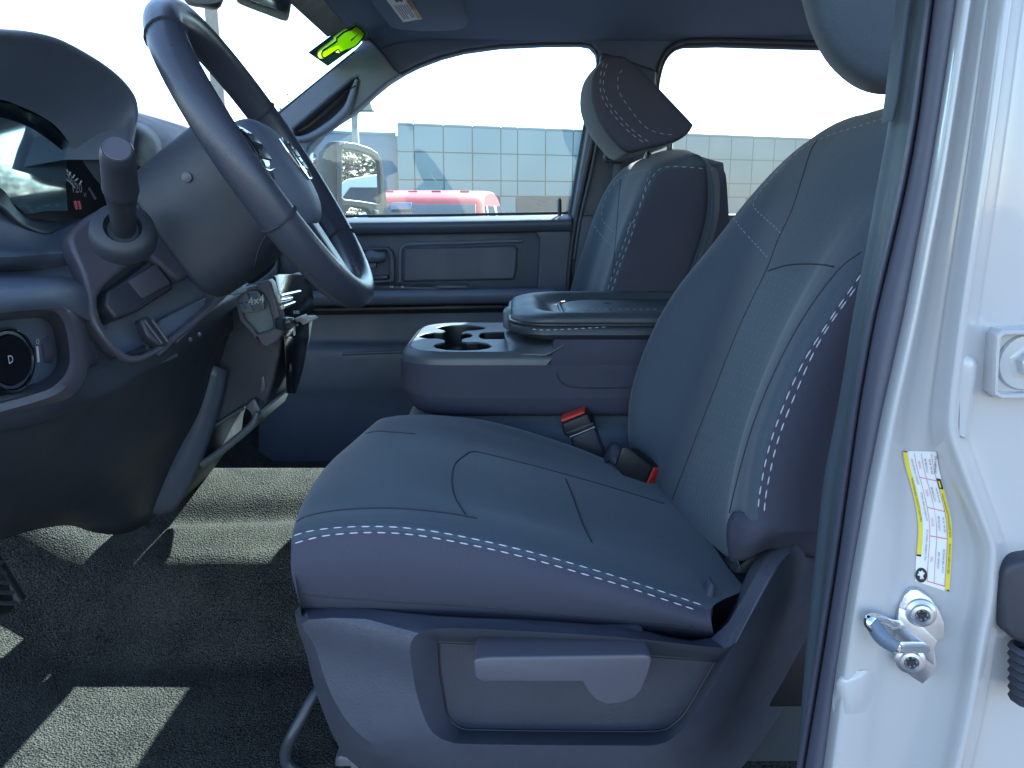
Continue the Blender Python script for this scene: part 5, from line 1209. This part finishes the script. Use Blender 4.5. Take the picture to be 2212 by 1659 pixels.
# climate panel on the rear face
hO = P(612, 715, 1.362) + V((.010, 0, 0)); hN = V((1, 0, .2)).normalized()
hq = lambda u, v, d=0: PP(u, v, hO + hN * d, hN)
prism('climate_panel', [hq(*q) for q in zc4([(930, 150), (1000, 120), (1500, 120), (1565, 620), (1565, 760), (1300, 1100), (1085, 1120)])], (-.003, 0, 0), M['gloss'], ck, .006)
for a, b_ in (((1020, 470), (1330, 395)), ((1020, 540), (1200, 500)), ((1060, 640), (1240, 570))):
    tube('chrome_strip', [hq(*zc4([a])[0], .008), hq(*zc4([b_])[0], .008)], [.004, .003], M['chrome'], ck, 8, sm=0)
prism('climate_knob', [hq(*q, .02) for q in zc4([(1110, 800), (1240, 810), (1300, 930), (1200, 1010), (1110, 1000)])], (-.02, 0, 0), M['black'], ck, .005)
prism('tow_brake_lever', [hq(*q, .03) for q in zc4([(1285, 800), (1440, 742), (1450, 770), (1580, 765), (1625, 795), (1620, 815), (1480, 872), (1440, 830)])], (-.012, 0, -.006), M['paper'], ck, .004, 3)  # near white colour stands in for sun on the lever
for a, b_ in (((1120, 810), (1220, 815)), ((1230, 820), (1300, 930))):
    tube('knob_edge', [hq(*zc4([a])[0], .022), hq(*zc4([b_])[0], .022)], .0018, M['chrome'], ck, 6, sm=0)
for a in (1240, 1275, 1305):
    tube('panel_symbol', [hq(*zc4([(a, 700)])[0], .003), hq(*zc4([(a + 3, 745)])[0], .003)], .0016, M['mark'], ck, 6, sm=0)
box('indicator', hq(*zc4([(1243, 1015)])[0], .012), (.001, 0, 0), (0, .004, 0), (0, 0, .008), M['paper'], ck, .0005)
prism('port_cover', [P(*q, YS - .003) for q in [(563, 815), (570, 812), (573, 840), (563, 852)]], (0, .006, 0), M['lightplastic'], ck, .001)
# ================================================================== NEAR DOOR PILLAR
np_ = thing('door_pillar', 'white painted door pillar with dark rubber seal, striker and tyre label', 'door pillar', P(1950, 1600, .6))
def ip(T_, v):
    for (a, x), (b_, y) in zip(T_, T_[1:]):
        if v <= b_ or (b_, y) == T_[-1]: return x + (y - x) * (v - a) / (b_ - a)
L0 = [(0, 1959), (212, 1930), (381, 1898), (503, 1877), (661, 1845), (847, 1816), (1033, 1779), (1207, 1760), (1396, 1741), (1584, 1727), (1660, 1722)]
L2 = [(0, 2014), (243, 1983), (455, 1945), (635, 1898), (847, 1858), (1207, 1807), (1443, 1770), (1659, 1734)]
L3 = [(0, 2070), (233, 2035), (423, 2004), (704, 1951), (878, 1911), (1066, 1873), (1278, 1836), (1466, 1807), (1659, 1782)]
RG = [(0, 2168), (300, 2128), (741, 2062), (880, 2046), (940, 2046), (995, 2064), (1104, 2104), (1170, 2132), (1278, 2130), (1396, 2109), (1513, 2090), (1659, 2057)]
VS = [-120, 0, 130, 260, 400, 540, 680, 800, 880, 940, 1000, 1060, 1120, 1180, 1240, 1300, 1380, 1460, 1560, 1660, 1780]
surf('inner_trim', [[P(ip(L0, v) + 60, v, .80), P(ip(L0, v) + 12, v, .755), P(ip(L0, v), v, .735), P(ip(L0, v) + 5, v, .722), P(ip(L0, v) + 22, v, .71), P(ip(L0, v) + (ip(L2, v) - ip(L0, v)) * .62, v, .69), P(ip(L2, v) + 6, v, .672), P(ip(L2, v) + 30, v, .67)] for v in VS], M['trim'], np_, 2, 3, solid=.003)
prism('gap_screen', [P(*q, .94) for q in [(1450, 1420), (1600, 1330), (1860, 1300), (1860, 1780), (1360, 1780)]], (0, .03, 0), M['deep'], np_, .006)  # dark sheet added to hide sunlit floor between shield and pillar
prism('trim_cap', [P(*q, .70) for q in [(1961, -20), (1932, 212), (1924, 264), (1934, 258), (1946, 212), (1975, -20)]], (0, .02, 0), M['trim'], np_, .003)
surf('door_seal', [[P(ip(L2, v) - 9, v, .685), P(ip(L2, v) - 14, v, .66), P(ip(L2, v) - 6, v, .648), P(ip(L2, v) + 1, v, .652), P(ip(L2, v) + 3, v, .658), P(ip(L2, v) + 6, v, .648), P(ip(L2, v) + (ip(L3, v) - ip(L2, v)) * .5, v, .630), P(ip(L3, v) - 3, v, .625), P(ip(L3, v) + 2, v, .635), P(ip(L3, v) + 4, v, .66)] for v in VS], M['seal'], np_, 2, 3, solid=.002)
rows = []
for v in VS:
    a, r_ = ip(L3, v), ip(RG, v); d = r_ - a
    rows.append([P(a - 16, v, .66), P(a - 2, v, .622), P(a + 10, v, .606), P(a + 26, v, .600), P(a + d * .22 + 10, v, .606), P(a + d * .42, v, .612), P(a + d * .70, v, .610), P(r_ - 30, v, .600), P(r_ - 6, v, .582), P(r_ + 14, v, .576), P(r_ + 44, v, .590), P(r_ + 90, v, .596), P(2290, v, .60), P(2420, v, .60)])
wb = surf('body_panel', rows, M['white'], np_, 3, 4, auto=80)
WB = bvh(wb)
surf('emboss', [[cast(WB, u, v, d)[0] for u, v, d in L] for L in (
    [(2072, 940, 0), (2074, 860, 0), (2082, 780, 0), (2092, 766, 0)],
    [(2077, 945, .002), (2080, 860, .004), (2089, 784, .004), (2096, 768, .001)],
    [(2086, 946, .002), (2092, 860, .004), (2100, 790, .004), (2103, 772, .001)],
    [(2092, 940, 0), (2100, 860, 0), (2107, 790, 0), (2108, 776, 0)])], M['white'], np_, 3, 3)
surf('weld_flange', [[cast(WB, u, v, d)[0] for u, v, d in L] for L in (
    [(1806, 1480, .0), (1816, 1456, 0.0), (1850, 1450, 0), (1882, 1446, 0)], [(1804, 1496, .0015), (1820, 1472, .003), (1852, 1466, .003), (1886, 1462, .001)],
    [(1802, 1520, .0015), (1825, 1510, .002), (1850, 1508, .002), (1880, 1505, .001)], [(1800, 1544, 0), (1825, 1542, 0), (1850, 1542, 0), (1872, 1536, 0)])], M['white'], np_, 3, 3)
# tyre label
def ctr(Lp, t):
    k = t * (len(Lp) - 1); i = min(int(k), len(Lp) - 2); return lerp2(Lp[i], Lp[i + 1], k - i)
zl4 = lambda L: [(1718 + a * .4707, 877.8 + b_ * .4707) for a, b_ in L]
LE = crom([V((a, b_, 0)) for a, b_ in zl4([(488, 204), (500, 270), (530, 370), (552, 470), (562, 570), (552, 700), (548, 800)])], 6)
RE = crom([V((a, b_, 0)) for a, b_ in zl4([(650, 206), (665, 300), (690, 400), (715, 510), (720, 600), (715, 720), (706, 852)])], 6)
LE = [(p.x, p.y) for p in LE]; RE = [(p.x, p.y) for p in RE]
def lab(s, t): return lerp2(ctr(LE, t), ctr(RE, t), s)
tl_ = patch('tyre_label', WB, lambda t, s: lab(s, t), 40, 10, M['paper'], np_, .0006, label='white tyre label with yellow strips')
def lpatch(n_, s0, s1, t0, t1, m, d=.0012, nu=20): return patch(n_, WB, lambda t, s: lab(s0 + (s1 - s0) * s, t0 + (t1 - t0) * t), nu, 2, m, tl_, d)
lpatch('yellow_strip', 0, .13, .012, .80, M['yellow']); lpatch('yellow_strip', .86, .99, .30, .995, M['yellow'])
lpatch('strip_end', 0, .13, 0, .012, M['ink'], nu=2); lpatch('strip_end', 0, .13, .80, .812, M['ink'], nu=2); lpatch('strip_end', .86, .99, .985, .997, M['ink'], nu=2)
lpatch('manual_icon', .84, .99, .22, .30, M['ink'], nu=4)
lpatch('manual_icon_page', .88, .95, .235, .285, M['yellow'], .0018, nu=3)
for s in (.33, .53, .84):
    lpatch('red_rule', s, s + .012, .02, .97, M['redink'])
for t in (.24, .46, .68, .97):
    lpatch('red_rule', .33, .85, t, t + .005, M['redink'], nu=2)
for s in (.04, .09): pass
items = []
def ltxt(s_, s, t, h): 
    c = lab(s, t); a = lab(s, min(t + .03, 1)); b_ = lab(s, max(t - .03, 0)); items.append((s_, c, (b_[0] - a[0], b_[1] - a[1]), h))
ltxt('SEE OWNERS MANUAL', .925, .80, 6.4); ltxt('FOR ADDITIONAL', .925, .56, 6.4); ltxt('INFORMATION', .925, .40, 6.4)
for k, s_ in enumerate(['TIRE', 'FRONT', 'REAR', 'SPARE']):
    t = (.82, .57, .35, .13)[k]
    ltxt('COLD TIRE PRESSURE' if k == 0 else '550 kPa, 80 PSI', .76, t, 5.4); ltxt('ORIGINAL SIZE' if k == 0 else 'LT275/70R18E', .62, t, 5.4)
ltxt('THE COMBINED WEIGHT OF', .24, .74, 5.2); ltxt('OCCUPANTS AND CARGO', .24, .46, 5.2); ltxt('SHOULD NEVER EXCEED', .24, .2, 5.2); ltxt('TIRE AND LOADING INFORMATION', .065, .42, 6)
surftext('label_lettering', WB, items, M['ink'], tl_, .002)
items = []
for k, s_ in enumerate(['TIRE', 'FRONT', 'REAR', 'SPARE']): ltxt(s_, .43, (.82, .57, .35, .13)[k], 6)
surftext('label_heading', WB, items, M['redink'], tl_, .002)
items = []; c = zl4([(648, 265)])[0]; items.append(('56028841AD', c, (.1, -1), 7)); surftext('label_number', WB, items, M['ink'], tl_, .0015)
cw = zl4([(575, 772)])[0]
patch('tyre_icon', WB, lambda r_, a: (cw[0] + math.cos(a * 6.2832) * 13 * (r_ * .98 + .02), cw[1] + math.sin(a * 6.2832) * 16 * (r_ * .98 + .02)), 3, 24, M['ink'], tl_, .0012)
for k in range(4):
    a = k * math.pi / 4 + .2
    seam('icon_spoke', WB, [[(cw[0] - math.cos(a) * 8, cw[1] - math.sin(a) * 10), (cw[0], cw[1]), (cw[0] + math.cos(a) * 8, cw[1] + math.sin(a) * 10)]], M['paper'], tl_, .0009, .001)
# striker
sk = thing('door_striker', 'metal door striker loop bolted to the white pillar', 'striker', cast(WB, *zl4([(580, 1080)])[0], 0)[0])
PLT = zl4([(530, 842), (560, 840), (620, 880), (662, 940), (686, 1000), (686, 1060), (662, 1082), (640, 1105), (645, 1150), (652, 1190), (625, 1240), (585, 1276), (530, 1240), (482, 1190), (462, 1110), (458, 1000), (476, 920), (500, 870)])
so_, sn_ = cast(WB, *zl4([(580, 1060)])[0], .011)
sn_ = V((-.25, -.95, .05)).normalized()
spq = lambda q, d=0: PP(q[0], q[1], so_ + sn_ * d, sn_)
plt_ = prism('mounting_plate', [spq(q, .002) for q in PLT], -sn_ * .012, M['steel'], sk, .0012, 2)
prism('plate_rib', [spq(q, .0035) for q in zl4([(476, 925), (500, 930), (655, 1080), (640, 1110), (636, 1190), (610, 1170), (560, 1120), (460, 1040)])], -sn_ * .003, M['steel'], sk, .001)
for q in ((578, 950), (528, 1165)):
    c = spq(zl4([q])[0], .004)
    lathe('screw', c, sn_, [(-.002, .0125), (.0005, .012), (.002, .009), (.0045, .0085), (.005, .006), (.003, .0045), (.003, 0)], M['steel'], sk, 24)
    for k in range(3):
        a = k * math.pi / 3; e1 = sn_.orthogonal().normalized(); e2 = sn_.cross(e1); d_ = e1 * math.cos(a) + e2 * math.sin(a)
        tube('torx_slot', [c + sn_ * .0047 - d_ * .0042, c + sn_ * .0047 + d_ * .0042], .0011, M['ink'], sk, 6, sm=0)
lp = [spq(zl4([(484, 1006)])[0], -.002), spq(zl4([(440, 1000)])[0], .012), spq(zl4([(390, 980)])[0], .022), spq(zl4([(350, 976)])[0], .030), spq(zl4([(345, 1000)])[0], .033), spq(zl4([(400, 1060)])[0], .034), spq(zl4([(455, 1100)])[0], .033), spq(zl4([(480, 1106)])[0], .026), spq(zl4([(540, 1106)])[0], .012), spq(zl4([(606, 1106)])[0], -.002)]
tube('striker_loop', lp, .0048, M['chrome'], sk, 12)
tube('loop_sleeve', [lp[4] + (lp[3] - lp[4]) * .5, lp[5], lp[6]], [.0062, .0066, .006], M['latch'], sk, 12)
# hinge pocket, rubber stop and bellows at the right edge
hg = thing('hinge_plate', 'white hinge plate with a hexagon bolt at the right edge', 'hinge', P(2190, 790, .59))
ho, _ = cast(WB, 2180, 790, .004); hn = V((0, -1, 0)); hp_ = lambda q, d=0: P(q[0], q[1], .592 - d)
plate('hinge_rim', [[hp_(q, .012) for q in [(2146, 850), (2150, 770), (2154, 724), (2168, 713), (2330, 708), (2330, 862), (2160, 862)]], [hp_(q, .012) for q in [(2158, 846), (2160, 770), (2163, 734), (2174, 726), (2320, 722), (2320, 850), (2168, 851)]]], M['white'], hg, .02, .003)
prism('hinge_floor', [hp_(q, .002) for q in [(2148, 715), (2330, 710), (2330, 860), (2148, 860)]], (0, .006, 0), M['white'], hg, 0)
bc = hp_((2216, 782), .003)
lathe('bolt', bc, hn, [(0, .016), (.002, .016), (.003, .014), (.003, .010), (.010, .0095), (.011, .008), (.011, 0)], M['white'], hg, 6)
lathe('washer', bc, hn, [(0, .022), (.002, .021), (.0025, .016)], M['white'], hg, 28)
rbp = thing('rubber_stop', 'rounded black rubber stop on the white pillar at the right edge', 'bump stop', P(2195, 1300, .58))
prism('stop_pad', [P(u, v, .575) for u, v in [(2168, 1360), (2164, 1300), (2170, 1240), (2184, 1220), (2210, 1212), (2330, 1212), (2330, 1400), (2220, 1396), (2190, 1384)]], (0, .025, 0), M['rubber'], rbp, .008, 4)
bw_ = thing('wiring_boot', 'black ribbed rubber wiring boot at the right edge under the stop', 'rubber boot', P(2215, 1450, .57))

surf('bellows', [[P(2225, 1395 + k * 9, .575) + V((math.cos(a) * (.016 if k % 2 else .012), math.sin(a) * (.016 if k % 2 else .012), 0)) for a in [2 * math.pi * q / 12 for q in range(12)]] for k in range(14)], M['rubber'], bw_, 2, 1, cu=True)
